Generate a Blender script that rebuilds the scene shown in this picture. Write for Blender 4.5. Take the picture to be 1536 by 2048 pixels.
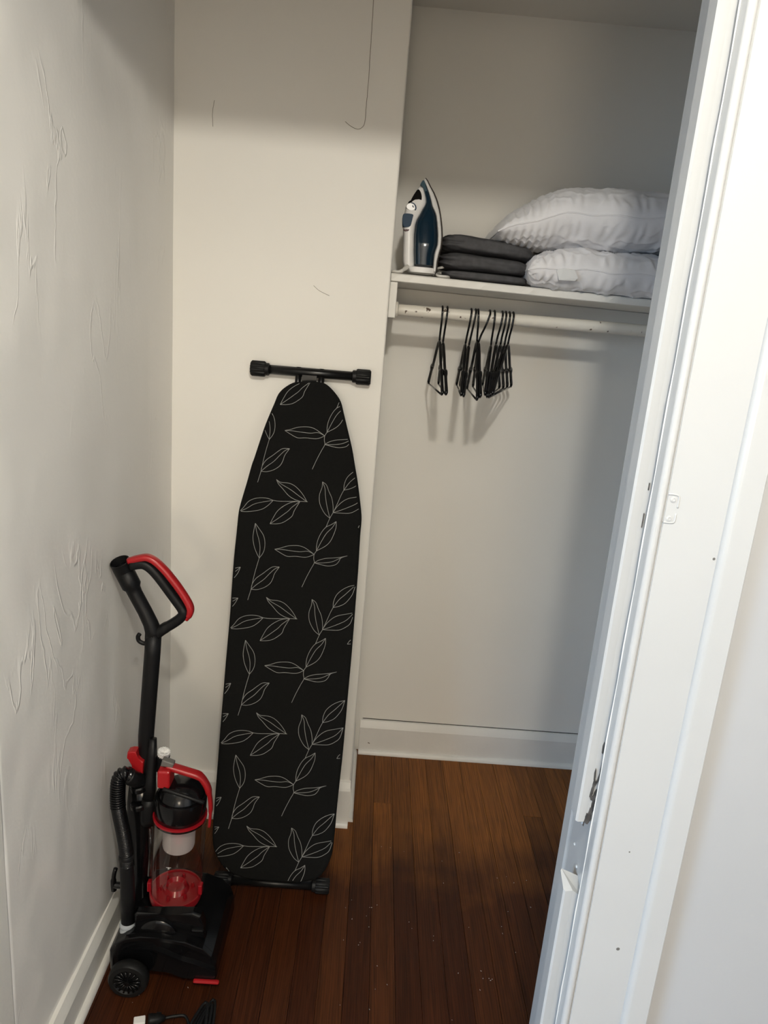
import bpy, bmesh, math, random
import numpy as np
from mathutils import Vector, Matrix, noise

for o in list(bpy.data.objects):
    bpy.data.objects.remove(o)
scene = bpy.context.scene
COL = scene.collection
random.seed(7)

# ------------------------------------------------------------------ camera
F, H = 1450.0, 1.62                       # focal length in pixels of 1536x2048, eye height
_dv = np.array([305.0 - 768.0, 6500.0 - 1024.0]); _n = np.hypot(*_dv); _dn = _dv / _n
_th = math.atan(F / _n); _yaw = math.radians(1.2)
_f0 = np.array([math.sin(_yaw) * math.cos(_th), math.cos(_yaw) * math.cos(_th), -math.sin(_th)])
_r0 = np.array([math.cos(_yaw), -math.sin(_yaw), 0.0]); _d0 = np.cross(_f0, _r0)
_ix = _dn[1] * _r0 + _dn[0] * _d0; _iy = -_dn[0] * _r0 + _dn[1] * _d0
_O = np.array([0.0, 0.0, H])
cam_data = bpy.data.cameras.new('camera'); cam = bpy.data.objects.new('camera', cam_data)
COL.objects.link(cam)
cam_data.sensor_fit = 'VERTICAL'; cam_data.sensor_height = 36.0; cam_data.sensor_width = 27.0
cam_data.lens = F * 36.0 / 2048.0; cam_data.clip_start = 0.02
cam.matrix_world = Matrix([[_ix[i], -_iy[i], -_f0[i], _O[i]] for i in range(3)] + [[0, 0, 0, 1]])
scene.camera = cam


def ray(px, py):
    return _f0 * F + _ix * (px - 768.0) + _iy * (py - 1024.0)


def at(px, py, Y):
    r = ray(px, py); return Vector(_O + r * Y / r[1])


def atx(px, py, X):
    r = ray(px, py); return Vector(_O + r * X / r[0])


def atz(px, py, Z):
    r = ray(px, py); return Vector(_O + r * (Z - H) / r[2])


# ------------------------------------------------------------------ light
LAMP = Vector((0.09, -0.12, 2.311))
FILL_POS = Vector((-0.05, -2.20, 1.35))
world = bpy.data.worlds.new('sky'); scene.world = world; world.use_nodes = True
world.node_tree.nodes['Background'].inputs[0].default_value = (0.62, 0.78, 1.0, 1)
world.node_tree.nodes['Background'].inputs[1].default_value = 1.0


def light(name, kind, energy, color, loc, **kw):
    d = bpy.data.lights.new(name, kind); d.energy = energy; d.color = color
    for k, v in kw.items():
        setattr(d, k, v)
    o = bpy.data.objects.new(name, d); o.location = loc; COL.objects.link(o)
    return o


light('ceiling_bulb', 'POINT', 58.0, (1.0, 0.95, 0.85), LAMP, shadow_soft_size=0.038)
light('fill_light', 'POINT', 52.0, (1.0, 0.84, 0.63), FILL_POS, shadow_soft_size=0.28)  # added warm soft fill, lifts the shaded closet walls
wl = light('window_daylight', 'AREA', 72.0, (0.44, 0.69, 1.0), (-1.99, -0.95, 1.50), shape='RECTANGLE', size=1.05, size_y=1.25)
wl.rotation_euler = (math.radians(90 - 35), 0, math.radians(-90)); wl.data.spread = math.radians(140)   # sky light falls inwards and down
vs = scene.view_settings
scene.display_settings.display_device = 'sRGB'
vs.view_transform = 'Standard'; vs.look = 'None'; vs.gamma = 1.0; vs.use_curve_mapping = False
vs.exposure = 0.0
scene.cycles.use_adaptive_sampling = True; scene.cycles.adaptive_threshold = 0.03
scene.cycles.caustics_reflective = False; scene.cycles.caustics_refractive = False

# ------------------------------------------------------------------ materials
def nodes_of(m):
    nt = m.node_tree; return nt, nt.nodes, nt.links, nt.nodes['Principled BSDF']


def mat(name, color, rough=0.5, metal=0.0, spec=0.5, var=0.06, scale=12.0, bump=0.0, bscale=40.0, bdist=0.002, coat=0.0, sheen=0.0):
    m = bpy.data.materials.new(name); m.use_nodes = True
    nt, N, L, P = nodes_of(m)
    P.inputs['Roughness'].default_value = rough; P.inputs['Metallic'].default_value = metal
    P.inputs['Specular IOR Level'].default_value = spec
    P.inputs['Coat Weight'].default_value = coat; P.inputs['Coat Roughness'].default_value = 0.1
    P.inputs['Sheen Weight'].default_value = sheen
    tc = N.new('ShaderNodeTexCoord')
    nz = N.new('ShaderNodeTexNoise'); nz.inputs['Scale'].default_value = scale; nz.inputs['Detail'].default_value = 1.5
    L.new(tc.outputs['Object'], nz.inputs['Vector'])
    rp = N.new('ShaderNodeValToRGB')
    c = color
    rp.color_ramp.elements[0].position = 0.3; rp.color_ramp.elements[1].position = 0.7
    rp.color_ramp.elements[0].color = (c[0] * (1 - var), c[1] * (1 - var), c[2] * (1 - var), 1)
    rp.color_ramp.elements[1].color = (min(1, c[0] * (1 + var)), min(1, c[1] * (1 + var)), min(1, c[2] * (1 + var)), 1)
    L.new(nz.outputs['Fac'], rp.inputs['Fac']); L.new(rp.outputs['Color'], P.inputs['Base Color'])
    if bump:
        b = N.new('ShaderNodeTexNoise'); b.inputs['Scale'].default_value = bscale; b.inputs['Detail'].default_value = 2
        L.new(tc.outputs['Object'], b.inputs['Vector'])
        bp = N.new('ShaderNodeBump'); bp.inputs['Strength'].default_value = bump; bp.inputs['Distance'].default_value = bdist
        L.new(b.outputs['Fac'], bp.inputs['Height']); L.new(bp.outputs['Normal'], P.inputs['Normal'])
    return m


def wall_paint(name, color, rough=0.42, lump=0.5, ridge=0.0, var=0.03):
    """thick old paint: low lumps, brush orange-peel and, on the plaster wall, trowel ridges"""
    m = mat(name, color, rough=rough, var=var, scale=1.6)
    nt, N, L, P = nodes_of(m)
    tc = N['Texture Coordinate']
    n1 = N.new('ShaderNodeTexNoise'); n1.inputs['Scale'].default_value = 5.0; n1.inputs['Detail'].default_value = 1.5
    n2 = N.new('ShaderNodeTexNoise'); n2.inputs['Scale'].default_value = 90.0; n2.inputs['Detail'].default_value = 1
    L.new(tc.outputs['Object'], n1.inputs['Vector']); L.new(tc.outputs['Object'], n2.inputs['Vector'])
    b1 = N.new('ShaderNodeBump'); b1.inputs['Strength'].default_value = lump; b1.inputs['Distance'].default_value = 0.008
    b2 = N.new('ShaderNodeBump'); b2.inputs['Strength'].default_value = 0.35 * lump + 0.05; b2.inputs['Distance'].default_value = 0.0008
    L.new(n1.outputs['Fac'], b1.inputs['Height']); L.new(n2.outputs['Fac'], b2.inputs['Height'])
    L.new(b1.outputs['Normal'], b2.inputs['Normal'])
    last = b2
    if ridge:
        mp = N.new('ShaderNodeMapping'); mp.inputs['Rotation'].default_value = (0.35, 0.0, 0.0)
        mp.inputs['Scale'].default_value = (1.0, 2.6, 0.7)
        L.new(tc.outputs['Object'], mp.inputs['Vector'])
        n3 = N.new('ShaderNodeTexNoise'); n3.inputs['Scale'].default_value = 3.2; n3.inputs['Detail'].default_value = 4
        n3.inputs['Distortion'].default_value = 0.8
        L.new(mp.outputs['Vector'], n3.inputs['Vector'])
        rp = N.new('ShaderNodeValToRGB')          # narrow crest where the noise crosses one level
        e = rp.color_ramp.elements
        e[0].position = 0.50; e[0].color = (0, 0, 0, 1); e[1].position = 0.53; e[1].color = (0, 0, 0, 1)
        k = e.new(0.515); k.color = (1, 1, 1, 1)
        L.new(n3.outputs['Fac'], rp.inputs['Fac'])
        mk = N.new('ShaderNodeTexNoise'); mk.inputs['Scale'].default_value = 4.5; mk.inputs['Detail'].default_value = 1
        L.new(tc.outputs['Object'], mk.inputs['Vector'])
        mkr = N.new('ShaderNodeMapRange'); mkr.inputs['From Min'].default_value = 0.54; mkr.inputs['From Max'].default_value = 0.66
        L.new(mk.outputs['Fac'], mkr.inputs['Value'])
        mul = N.new('ShaderNodeMath'); mul.operation = 'MULTIPLY'
        L.new(rp.outputs['Color'], mul.inputs[0]); L.new(mkr.outputs[0], mul.inputs[1])
        b3 = N.new('ShaderNodeBump'); b3.inputs['Strength'].default_value = ridge; b3.inputs['Distance'].default_value = 0.0022
        L.new(mul.outputs[0], b3.inputs['Height']); L.new(b2.outputs['Normal'], b3.inputs['Normal'])
        last = b3
    L.new(last.outputs['Normal'], P.inputs['Normal'])
    return m


def chipped_paint(name, color, under=(0.12, 0.085, 0.06), amount=0.70, scale=60.0, rough=0.42):
    """white paint with flakes gone down to the dark old wood"""
    m = mat(name, color, rough=rough, var=0.04, scale=8, bump=0.4, bscale=55, bdist=0.0015)
    nt, N, L, P = nodes_of(m)
    tc = N['Texture Coordinate']; base = P.inputs['Base Color'].links[0].from_socket
    a = N.new('ShaderNodeTexNoise'); a.inputs['Scale'].default_value = scale; a.inputs['Detail'].default_value = 6
    L.new(tc.outputs['Object'], a.inputs['Vector'])
    rp = N.new('ShaderNodeValToRGB'); e = rp.color_ramp.elements
    e[0].position = amount; e[0].color = (0, 0, 0, 1); e[1].position = amount + 0.02; e[1].color = (1, 1, 1, 1)
    L.new(a.outputs['Fac'], rp.inputs['Fac'])
    mx = N.new('ShaderNodeMixRGB'); mx.inputs['Color2'].default_value = (*under, 1)
    L.new(rp.outputs['Color'], mx.inputs['Fac']); L.new(base, mx.inputs['Color1'])
    L.new(mx.outputs['Color'], P.inputs['Base Color'])
    return m


M = {}
M['plaster'] = wall_paint('plaster_paint', (0.86, 0.84, 0.80), rough=0.36, lump=0.8, ridge=0.6, var=0.035)
M['wall'] = wall_paint('cream_wall_paint', (0.87, 0.845, 0.785), rough=0.5, lump=0.35)
M['room'] = mat('room_paint', (0.80, 0.785, 0.75), rough=0.6, var=0.02, scale=2)
M['hall'] = wall_paint('grey_hall_paint', (0.445, 0.45, 0.455), rough=0.5, lump=0.2)
M['ceiling'] = mat('ceiling_paint', (0.87, 0.84, 0.78), rough=0.6, var=0.02, scale=2, bump=0.15, bscale=30)
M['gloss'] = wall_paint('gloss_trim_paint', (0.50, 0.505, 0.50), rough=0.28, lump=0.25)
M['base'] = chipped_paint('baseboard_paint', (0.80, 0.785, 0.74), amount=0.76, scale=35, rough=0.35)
M['rodpaint'] = chipped_paint('rod_paint', (0.80, 0.76, 0.67), amount=0.655, scale=48)
M['shelfpaint'] = chipped_paint('shelf_paint', (0.82, 0.80, 0.74), amount=0.75, scale=40)
M['gap'] = mat('dark_crack', (0.05, 0.043, 0.035), rough=0.9)
M['rawwood'] = mat('bare_grey_wood', (0.075, 0.07, 0.065), rough=0.85, var=0.5, scale=90)
M['wire'] = mat('hairline', (0.26, 0.22, 0.18), rough=0.7)
M['black'] = mat('matt_black_plastic', (0.006, 0.006, 0.0065), rough=0.45, spec=0.25, bump=0.1, bscale=400, bdist=0.0003)
M['blackgloss'] = mat('gloss_black_plastic', (0.004, 0.004, 0.0045), rough=0.16, spec=0.4)
M['blackmetal'] = mat('black_painted_tube', (0.006, 0.006, 0.006), rough=0.28, spec=0.35)
M['mattblack'] = mat('dull_black_plastic', (0.004, 0.0035, 0.003), rough=0.7, spec=0.08)
M['rubber'] = mat('black_rubber', (0.006, 0.006, 0.006), rough=0.5, spec=0.3)
M['cover'] = mat('black_cotton', (0.0075, 0.0075, 0.007), rough=0.95, spec=0.12, var=0.1, scale=200, bump=0.15, bscale=900, bdist=0.0004)
M['print'] = mat('white_print', (0.30, 0.30, 0.285), rough=0.85, spec=0.2)
M['boardmetal'] = mat('grey_mesh_metal', (0.25, 0.25, 0.25), rough=0.45, metal=0.8)
M['red'] = mat('red_plastic', (0.36, 0.010, 0.013), rough=0.3)
M['redclear'] = mat('red_gloss_plastic', (0.30, 0.008, 0.014), rough=0.16)
M['greyplastic'] = mat('grey_plastic', (0.13, 0.125, 0.115), rough=0.4)
M['connector'] = mat('pale_grey_plastic', (0.42, 0.45, 0.48), rough=0.25)
M['whiteplastic'] = mat('white_plastic', (0.80, 0.79, 0.77), rough=0.3, var=0.02)
M['ironskirt'] = mat('light_grey_plastic', (0.68, 0.67, 0.65), rough=0.35, var=0.02)
M['tank'] = mat('dark_blue_plastic', (0.002, 0.016, 0.032), rough=0.12, coat=0.5)
M['tankteal'] = mat('teal_plastic', (0.002, 0.04, 0.06), rough=0.5, spec=0.25)
M['bluebutton'] = mat('blue_button', (0.010, 0.040, 0.080), rough=0.5, spec=0.25)
M['sole'] = mat('soleplate_metal', (0.12, 0.10, 0.085), rough=0.35, metal=0.7)
M['maroon'] = mat('maroon_mark', (0.05, 0.008, 0.008), rough=0.5)
M['cordwhite'] = mat('white_cord', (0.72, 0.70, 0.65), rough=0.45)
M['pillow'] = mat('white_satin', (0.88, 0.865, 0.87), rough=0.40, var=0.02, sheen=0.3, bump=0.25, bscale=28, bdist=0.006)
M['taglabel'] = mat('white_tag', (0.82, 0.82, 0.80), rough=0.6, var=0.02)
M['sheet'] = mat('charcoal_fabric', (0.085, 0.084, 0.087), rough=0.9, spec=0.2, var=0.12, scale=60, bump=0.3, bscale=35, bdist=0.004)
M['fleck'] = mat('pale_lint', (0.55, 0.50, 0.45), rough=0.9)
M['frost'] = mat('frosted_plastic', (0.75, 0.72, 0.74), rough=0.5)
M['pink'] = mat('pink_core', (0.55, 0.05, 0.12), rough=0.4)


def clear_plastic():
    m = bpy.data.materials.new('clear_plastic'); m.use_nodes = True
    nt, N, L, P = nodes_of(m); N.remove(P); out = N['Material Output']
    t = N.new('ShaderNodeBsdfTransparent'); t.inputs['Color'].default_value = (0.90, 0.87, 0.84, 1)
    g = N.new('ShaderNodeBsdfGlossy'); g.inputs['Roughness'].default_value = 0.06
    lw = N.new('ShaderNodeLayerWeight'); lw.inputs['Blend'].default_value = 0.5
    pw_ = N.new('ShaderNodeMath'); pw_.operation = 'POWER'; pw_.inputs[1].default_value = 3.0
    L.new(lw.outputs['Facing'], pw_.inputs[0])
    fr = N.new('ShaderNodeMath'); fr.operation = 'MULTIPLY_ADD'; fr.inputs[1].default_value = 0.55; fr.inputs[2].default_value = 0.05
    L.new(pw_.outputs[0], fr.inputs[0])
    nz = N.new('ShaderNodeTexNoise'); nz.inputs['Scale'].default_value = 20
    bp = N.new('ShaderNodeBump'); bp.inputs['Strength'].default_value = 0.05; bp.inputs['Distance'].default_value = 0.001
    L.new(nz.outputs['Fac'], bp.inputs['Height']); L.new(bp.outputs['Normal'], g.inputs['Normal'])
    mx = N.new('ShaderNodeMixShader')
    L.new(fr.outputs[0], mx.inputs['Fac']); L.new(t.outputs[0], mx.inputs[1]); L.new(g.outputs[0], mx.inputs[2])
    L.new(mx.outputs[0], out.inputs['Surface'])
    return m


def frosted():
    m = bpy.data.materials.new('frosted_cup'); m.use_nodes = True
    nt, N, L, P = nodes_of(m); out = N['Material Output']
    P.inputs['Base Color'].default_value = (0.78, 0.74, 0.76, 1); P.inputs['Roughness'].default_value = 0.5
    t = N.new('ShaderNodeBsdfTransparent')
    nz = N.new('ShaderNodeTexNoise'); nz.inputs['Scale'].default_value = 60
    mr = N.new('ShaderNodeMapRange'); mr.inputs['To Min'].default_value = 0.5; mr.inputs['To Max'].default_value = 0.6
    L.new(nz.outputs['Fac'], mr.inputs['Value'])
    mx = N.new('ShaderNodeMixShader')
    L.new(mr.outputs[0], mx.inputs['Fac']); L.new(t.outputs[0], mx.inputs[1]); L.new(P.outputs[0], mx.inputs[2])
    L.new(mx.outputs[0], out.inputs['Surface'])
    return m


M['clear'] = clear_plastic(); M['frosted'] = frosted()


def floor_wood():
    m = bpy.data.materials.new('stained_pine_floor'); m.use_nodes = True
    nt, N, L, P = nodes_of(m)
    tc = N.new('ShaderNodeTexCoord'); oi = N.new('ShaderNodeObjectInfo')
    off = N.new('ShaderNodeVectorMath'); off.operation = 'SCALE'
    cmb = N.new('ShaderNodeCombineXYZ')
    L.new(oi.outputs['Random'], cmb.inputs['X']); L.new(oi.outputs['Random'], cmb.inputs['Y'])
    L.new(cmb.outputs[0], off.inputs[0]); off.inputs['Scale'].default_value = 37.0
    add = N.new('ShaderNodeVectorMath'); add.operation = 'ADD'
    L.new(tc.outputs['Object'], add.inputs[0]); L.new(off.outputs[0], add.inputs[1])
    mp = N.new('ShaderNodeMapping'); mp.inputs['Scale'].default_value = (34.0, 1.6, 1.0)
    L.new(add.outputs[0], mp.inputs['Vector'])
    g = N.new('ShaderNodeTexNoise'); g.inputs['Scale'].default_value = 3.0; g.inputs['Detail'].default_value = 6
    g.inputs['Distortion'].default_value = 1.2
    L.new(mp.outputs[0], g.inputs['Vector'])
    fine = N.new('ShaderNodeTexWave'); fine.inputs['Scale'].default_value = 1.5; fine.inputs['Distortion'].default_value = 14.0
    fine.inputs['Detail'].default_value = 3; fine.inputs['Detail Scale'].default_value = 0.6
    L.new(mp.outputs[0], fine.inputs['Vector'])
    dark = N.new('ShaderNodeValToRGB'); e = dark.color_ramp.elements
    e[0].position = 0.25; e[0].color = (0.020, 0.0055, 0.0018, 1); e[1].position = 0.8; e[1].color = (0.066, 0.017, 0.0050, 1)
    worn = N.new('ShaderNodeValToRGB'); e = worn.color_ramp.elements
    e[0].position = 0.2; e[0].color = (0.085, 0.027, 0.0055, 1); e[1].position = 0.8; e[1].color = (0.30, 0.108, 0.021, 1)
    mixg = N.new('ShaderNodeMixRGB'); mixg.inputs['Fac'].default_value = 0.18
    L.new(g.outputs['Fac'], mixg.inputs['Color1']); L.new(fine.outputs['Fac'], mixg.inputs['Color2'])
    L.new(mixg.outputs[0], dark.inputs['Fac']); L.new(mixg.outputs[0], worn.inputs['Fac'])
    # the finish is worn through to paler pine in the alcove (a patch with a ragged edge of its own)
    sx = N.new('ShaderNodeSeparateXYZ'); L.new(tc.outputs['Object'], sx.inputs[0])
    wn = N.new('ShaderNodeTexNoise'); wn.inputs['Scale'].default_value = 5.0; wn.inputs['Detail'].default_value = 5
    L.new(tc.outputs['Object'], wn.inputs['Vector'])
    ma = N.new('ShaderNodeMath'); ma.operation = 'MULTIPLY_ADD'; ma.inputs[1].default_value = 0.55
    L.new(wn.outputs['Fac'], ma.inputs[0]); L.new(sx.outputs['Y'], ma.inputs[2])
    mb = N.new('ShaderNodeMapRange'); mb.inputs['From Min'].default_value = 2.05; mb.inputs['From Max'].default_value = 2.42
    L.new(ma.outputs[0], mb.inputs['Value'])
    mr = N.new('ShaderNodeMath'); mr.operation = 'MULTIPLY_ADD'; mr.inputs[1].default_value = 0.25
    L.new(oi.outputs['Random'], mr.inputs[0]); mr.inputs[2].default_value = -0.12
    ms = N.new('ShaderNodeMath'); ms.operation = 'ADD'; ms.use_clamp = True
    L.new(mb.outputs[0], ms.inputs[0]); L.new(mr.outputs[0], ms.inputs[1])
    mx = N.new('ShaderNodeMixRGB'); L.new(ms.outputs[0], mx.inputs['Fac'])
    L.new(dark.outputs[0], mx.inputs['Color1']); L.new(worn.outputs[0], mx.inputs['Color2'])
    hv = N.new('ShaderNodeHueSaturation')
    vr = N.new('ShaderNodeMapRange'); vr.inputs['To Min'].default_value = 0.86; vr.inputs['To Max'].default_value = 1.16
    L.new(oi.outputs['Random'], vr.inputs['Value']); L.new(vr.outputs[0], hv.inputs['Value']); L.new(mx.outputs[0], hv.inputs['Color'])
    L.new(hv.outputs[0], P.inputs['Base Color'])
    P.inputs['Roughness'].default_value = 0.42; P.inputs['Specular IOR Level'].default_value = 0.2
    rr = N.new('ShaderNodeMapRange'); rr.inputs['To Min'].default_value = 0.34; rr.inputs['To Max'].default_value = 0.55
    L.new(wn.outputs['Fac'], rr.inputs['Value']); L.new(rr.outputs[0], P.inputs['Roughness'])
    bp = N.new('ShaderNodeBump'); bp.inputs['Strength'].default_value = 0.25; bp.inputs['Distance'].default_value = 0.001
    L.new(mixg.outputs[0], bp.inputs['Height']); L.new(bp.outputs['Normal'], P.inputs['Normal'])
    return m


M['floor'] = floor_wood()

# ------------------------------------------------------------------ mesh helpers
def link_mesh(name, verts, faces, m, parent=None, smooth=False):
    me = bpy.data.meshes.new(name); me.from_pydata([tuple(v) for v in verts], [], faces); me.update()
    if smooth:
        me.polygons.foreach_set('use_smooth', [True] * len(me.polygons))
    o = bpy.data.objects.new(name, me); COL.objects.link(o)
    if m is not None:
        me.materials.append(m)
    if parent is not None:
        o.parent = parent
    return o


def from_bm(name, bm, m, parent=None, smooth=False):
    bmesh.ops.recalc_face_normals(bm, faces=bm.faces)
    me = bpy.data.meshes.new(name); bm.to_mesh(me); bm.free()
    if smooth:
        me.polygons.foreach_set('use_smooth', [True] * len(me.polygons))
    o = bpy.data.objects.new(name, me); COL.objects.link(o); me.materials.append(m)
    if parent is not None:
        o.parent = parent
    return o


def tag(o, label=None, cat=None, group=None, kind=None):
    for k, v in (('label', label), ('category', cat), ('group', group), ('kind', kind)):
        if v:
            o[k] = v
    return o


def empty(name, label, cat, group=None):
    o = bpy.data.objects.new(name, None); COL.objects.link(o); o.empty_display_size = 0.05
    return tag(o, label, cat, group)


def bm_box(bm, x0, x1, y0, y1, z0, z1, bevel=0.0, seg=2):
    r = bmesh.ops.create_cube(bm, size=1.0)
    for v in r['verts']:
        v.co = Vector(((x0 + x1) / 2 + v.co.x * (x1 - x0), (y0 + y1) / 2 + v.co.y * (y1 - y0), (z0 + z1) / 2 + v.co.z * (z1 - z0)))
    if bevel:
        es = list({e for v in r['verts'] for e in v.link_edges})
        bmesh.ops.bevel(bm, geom=es, offset=bevel, segments=seg, affect='EDGES', profile=0.5)


def box(name, x0, x1, y0, y1, z0, z1, m, parent=None, bevel=0.0, seg=2, smooth=False):
    bm = bmesh.new(); bm_box(bm, x0, x1, y0, y1, z0, z1, bevel, seg)
    return from_bm(name, bm, m, parent, smooth)


def extrude_profile(name, prof, axis, a0, a1, m, parent=None, smooth=False, bevel=0.0, seg=2):
    """prof: closed list of 2D points; axis 'x': (y,z) runs along x; 'y': (x,z) along y; 'z': (x,y) along z"""
    def mk(p, a):
        return {'x': (a, p[0], p[1]), 'y': (p[0], a, p[1]), 'z': (p[0], p[1], a)}[axis]
    bm = bmesh.new()
    A = [bm.verts.new(mk(p, a0)) for p in prof]; B = [bm.verts.new(mk(p, a1)) for p in prof]
    n = len(prof)
    bm.faces.new(A); bm.faces.new(B[::-1])
    for i in range(n):
        bm.faces.new((A[i], A[(i + 1) % n], B[(i + 1) % n], B[i]))
    if bevel:
        es = [e for e in bm.edges if (e.verts[0] in A and e.verts[1] in A) or (e.verts[0] in B and e.verts[1] in B)]
        bmesh.ops.bevel(bm, geom=es, offset=bevel, segments=seg, affect='EDGES', profile=0.5)
    return from_bm(name, bm, m, parent, smooth)


def smooth_path(pts, sub=6, closed=False):
    pts = [Vector(p) for p in pts]; n = len(pts); out = []
    rng = n if closed else n - 1
    for i in range(rng):
        if closed:
            p0, p1, p2, p3 = pts[(i - 1) % n], pts[i], pts[(i + 1) % n], pts[(i + 2) % n]
        else:
            p1, p2 = pts[i], pts[i + 1]
            p0 = pts[i - 1] if i > 0 else p1 * 2 - p2
            p3 = pts[i + 2] if i + 2 < n else p2 * 2 - p1
        for k in range(sub):
            t = k / sub
            out.append(0.5 * ((2 * p1) + (-p0 + p2) * t + (2 * p0 - 5 * p1 + 4 * p2 - p3) * t * t + (-p0 + 3 * p1 - 3 * p2 + p3) * t ** 3))
    if not closed:
        out.append(pts[-1])
    return out


def tube_geo(path, rad, n=10, closed=False, section=None):
    """swept tube; rad float or list; section: optional (a,b) flattening along (normal, binormal), with ref frame"""
    path = [Vector(p) for p in path]; k = len(path)
    rads = rad if isinstance(rad, (list, tuple)) else [rad] * k
    V, Fc = [], []
    ref = None
    for i in range(k):
        if closed:
            t = path[(i + 1) % k] - path[i - 1]
        else:
            t = path[min(i + 1, k - 1)] - path[max(i - 1, 0)]
        t.normalize()
        if ref is None:
            a = Vector((0, 1, 0)) if abs(t.y) < 0.9 else Vector((1, 0, 0))
            ref = (a - t * a.dot(t)).normalized()
        else:
            ref = (ref - t * ref.dot(t)).normalized()
        b = t.cross(ref)
        sa, sb = section if section else (1, 1)
        for j in range(n):
            c, s = math.cos(2 * math.pi * j / n), math.sin(2 * math.pi * j / n)
            if section:
                c = math.copysign(abs(c) ** 0.6, c); s = math.copysign(abs(s) ** 0.6, s)
            V.append(path[i] + (ref * c * sa + b * s * sb) * rads[i])
    m = k if closed else k - 1
    for i in range(m):
        for j in range(n):
            i2 = (i + 1) % k
            Fc.append((i * n + j, i * n + (j + 1) % n, i2 * n + (j + 1) % n, i2 * n + j))
    if not closed:
        Fc.append(tuple(range(n))[::-1]); Fc.append(tuple(range((k - 1) * n, k * n)))
    return V, Fc


def tube(name, path, rad, m, parent=None, n=10, closed=False, section=None):
    V, Fc = tube_geo(path, rad, n, closed, section)
    return link_mesh(name, V, Fc, m, parent, smooth=True)


def merge_geo(parts):
    V, Fc = [], []
    for v, f in parts:
        o = len(V); V += v; Fc += [tuple(i + o for i in q) for q in f]
    return V, Fc


def lathe(name, prof, base, axis, m, parent=None, n=32, ribs=0, ribd=0.0, cap=True):
    """prof: list of (radius, height along axis) from base point"""
    axis = Vector(axis).normalized(); base = Vector(base)
    a = Vector((0, 1, 0)) if abs(axis.y) < 0.9 else Vector((1, 0, 0))
    e1 = (a - axis * a.dot(axis)).normalized(); e2 = axis.cross(e1)
    V, Fc = [], []
    for r, h in prof:
        for j in range(n):
            rr = r
            if ribs and r > 0.001:
                rr = r - (ribd if (j * ribs * 2 // n) % 2 else 0.0)
            V.append(base + axis * h + (e1 * math.cos(2 * math.pi * j / n) + e2 * math.sin(2 * math.pi * j / n)) * rr)
    for i in range(len(prof) - 1):
        for j in range(n):
            Fc.append((i * n + j, i * n + (j + 1) % n, (i + 1) * n + (j + 1) % n, (i + 1) * n + j))
    if cap:
        Fc.append(tuple(range(n))[::-1]); Fc.append(tuple(range((len(prof) - 1) * n, len(prof) * n)))
    o = link_mesh(name, V, Fc, m, parent, smooth=True)
    mod = o.modifiers.new('split', 'EDGE_SPLIT'); mod.split_angle = math.radians(40)
    return o


def loft(name, rings, m, parent=None, n=28, p=3.0):
    """rings: (centre Vector, half width x, half width y) horizontal superellipses stacked along the list"""
    V, Fc = [], []
    for c, hx, hy in rings:
        for j in range(n):
            t = 2 * math.pi * j / n
            cx = math.copysign(abs(math.cos(t)) ** (2 / p), math.cos(t)); sy = math.copysign(abs(math.sin(t)) ** (2 / p), math.sin(t))
            V.append(c + Vector((hx * cx, hy * sy, 0)))
    for i in range(len(rings) - 1):
        for j in range(n):
            Fc.append((i * n + j, i * n + (j + 1) % n, (i + 1) * n + (j + 1) % n, (i + 1) * n + j))
    Fc.append(tuple(range(n))[::-1]); Fc.append(tuple(range((len(rings) - 1) * n, len(rings) * n)))
    o = link_mesh(name, V, Fc, m, parent, smooth=True)
    bm = bmesh.new(); bm.from_mesh(o.data); bmesh.ops.recalc_face_normals(bm, faces=bm.faces); bm.to_mesh(o.data); bm.free()
    mod = o.modifiers.new('split', 'EDGE_SPLIT'); mod.split_angle = math.radians(50)
    return o


def fbm(p, s, seed=0.0, octv=3):
    v, a, f = 0.0, 1.0, s
    for _ in range(octv):
        v += a * noise.noise(Vector((p[0] * f + seed, p[1] * f + seed * 1.7, p[2] * f - seed))); a *= 0.5; f *= 2.1
    return v

# ================================================================== SETTING
CEIL = 2.537
Y_BACK, Y_PART, X_PART = 2.495, 2.07, 0.008
Y_IN, Y_OUT, Y_CAS = 1.088, 0.940, 0.920       # closet side and room side of the doorway wall, face of its casing
X_JAMB, X_JAMBL, Z_HEAD = 0.380, -0.597, 2.20
X_R0, X_R1, Y_R0 = -1.90, 2.0, -2.6            # the room the camera stands in
X_CR = 1.35                                    # closet's right wall (hidden)


def struct(o):
    o['kind'] = 'structure'; return o


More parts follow.
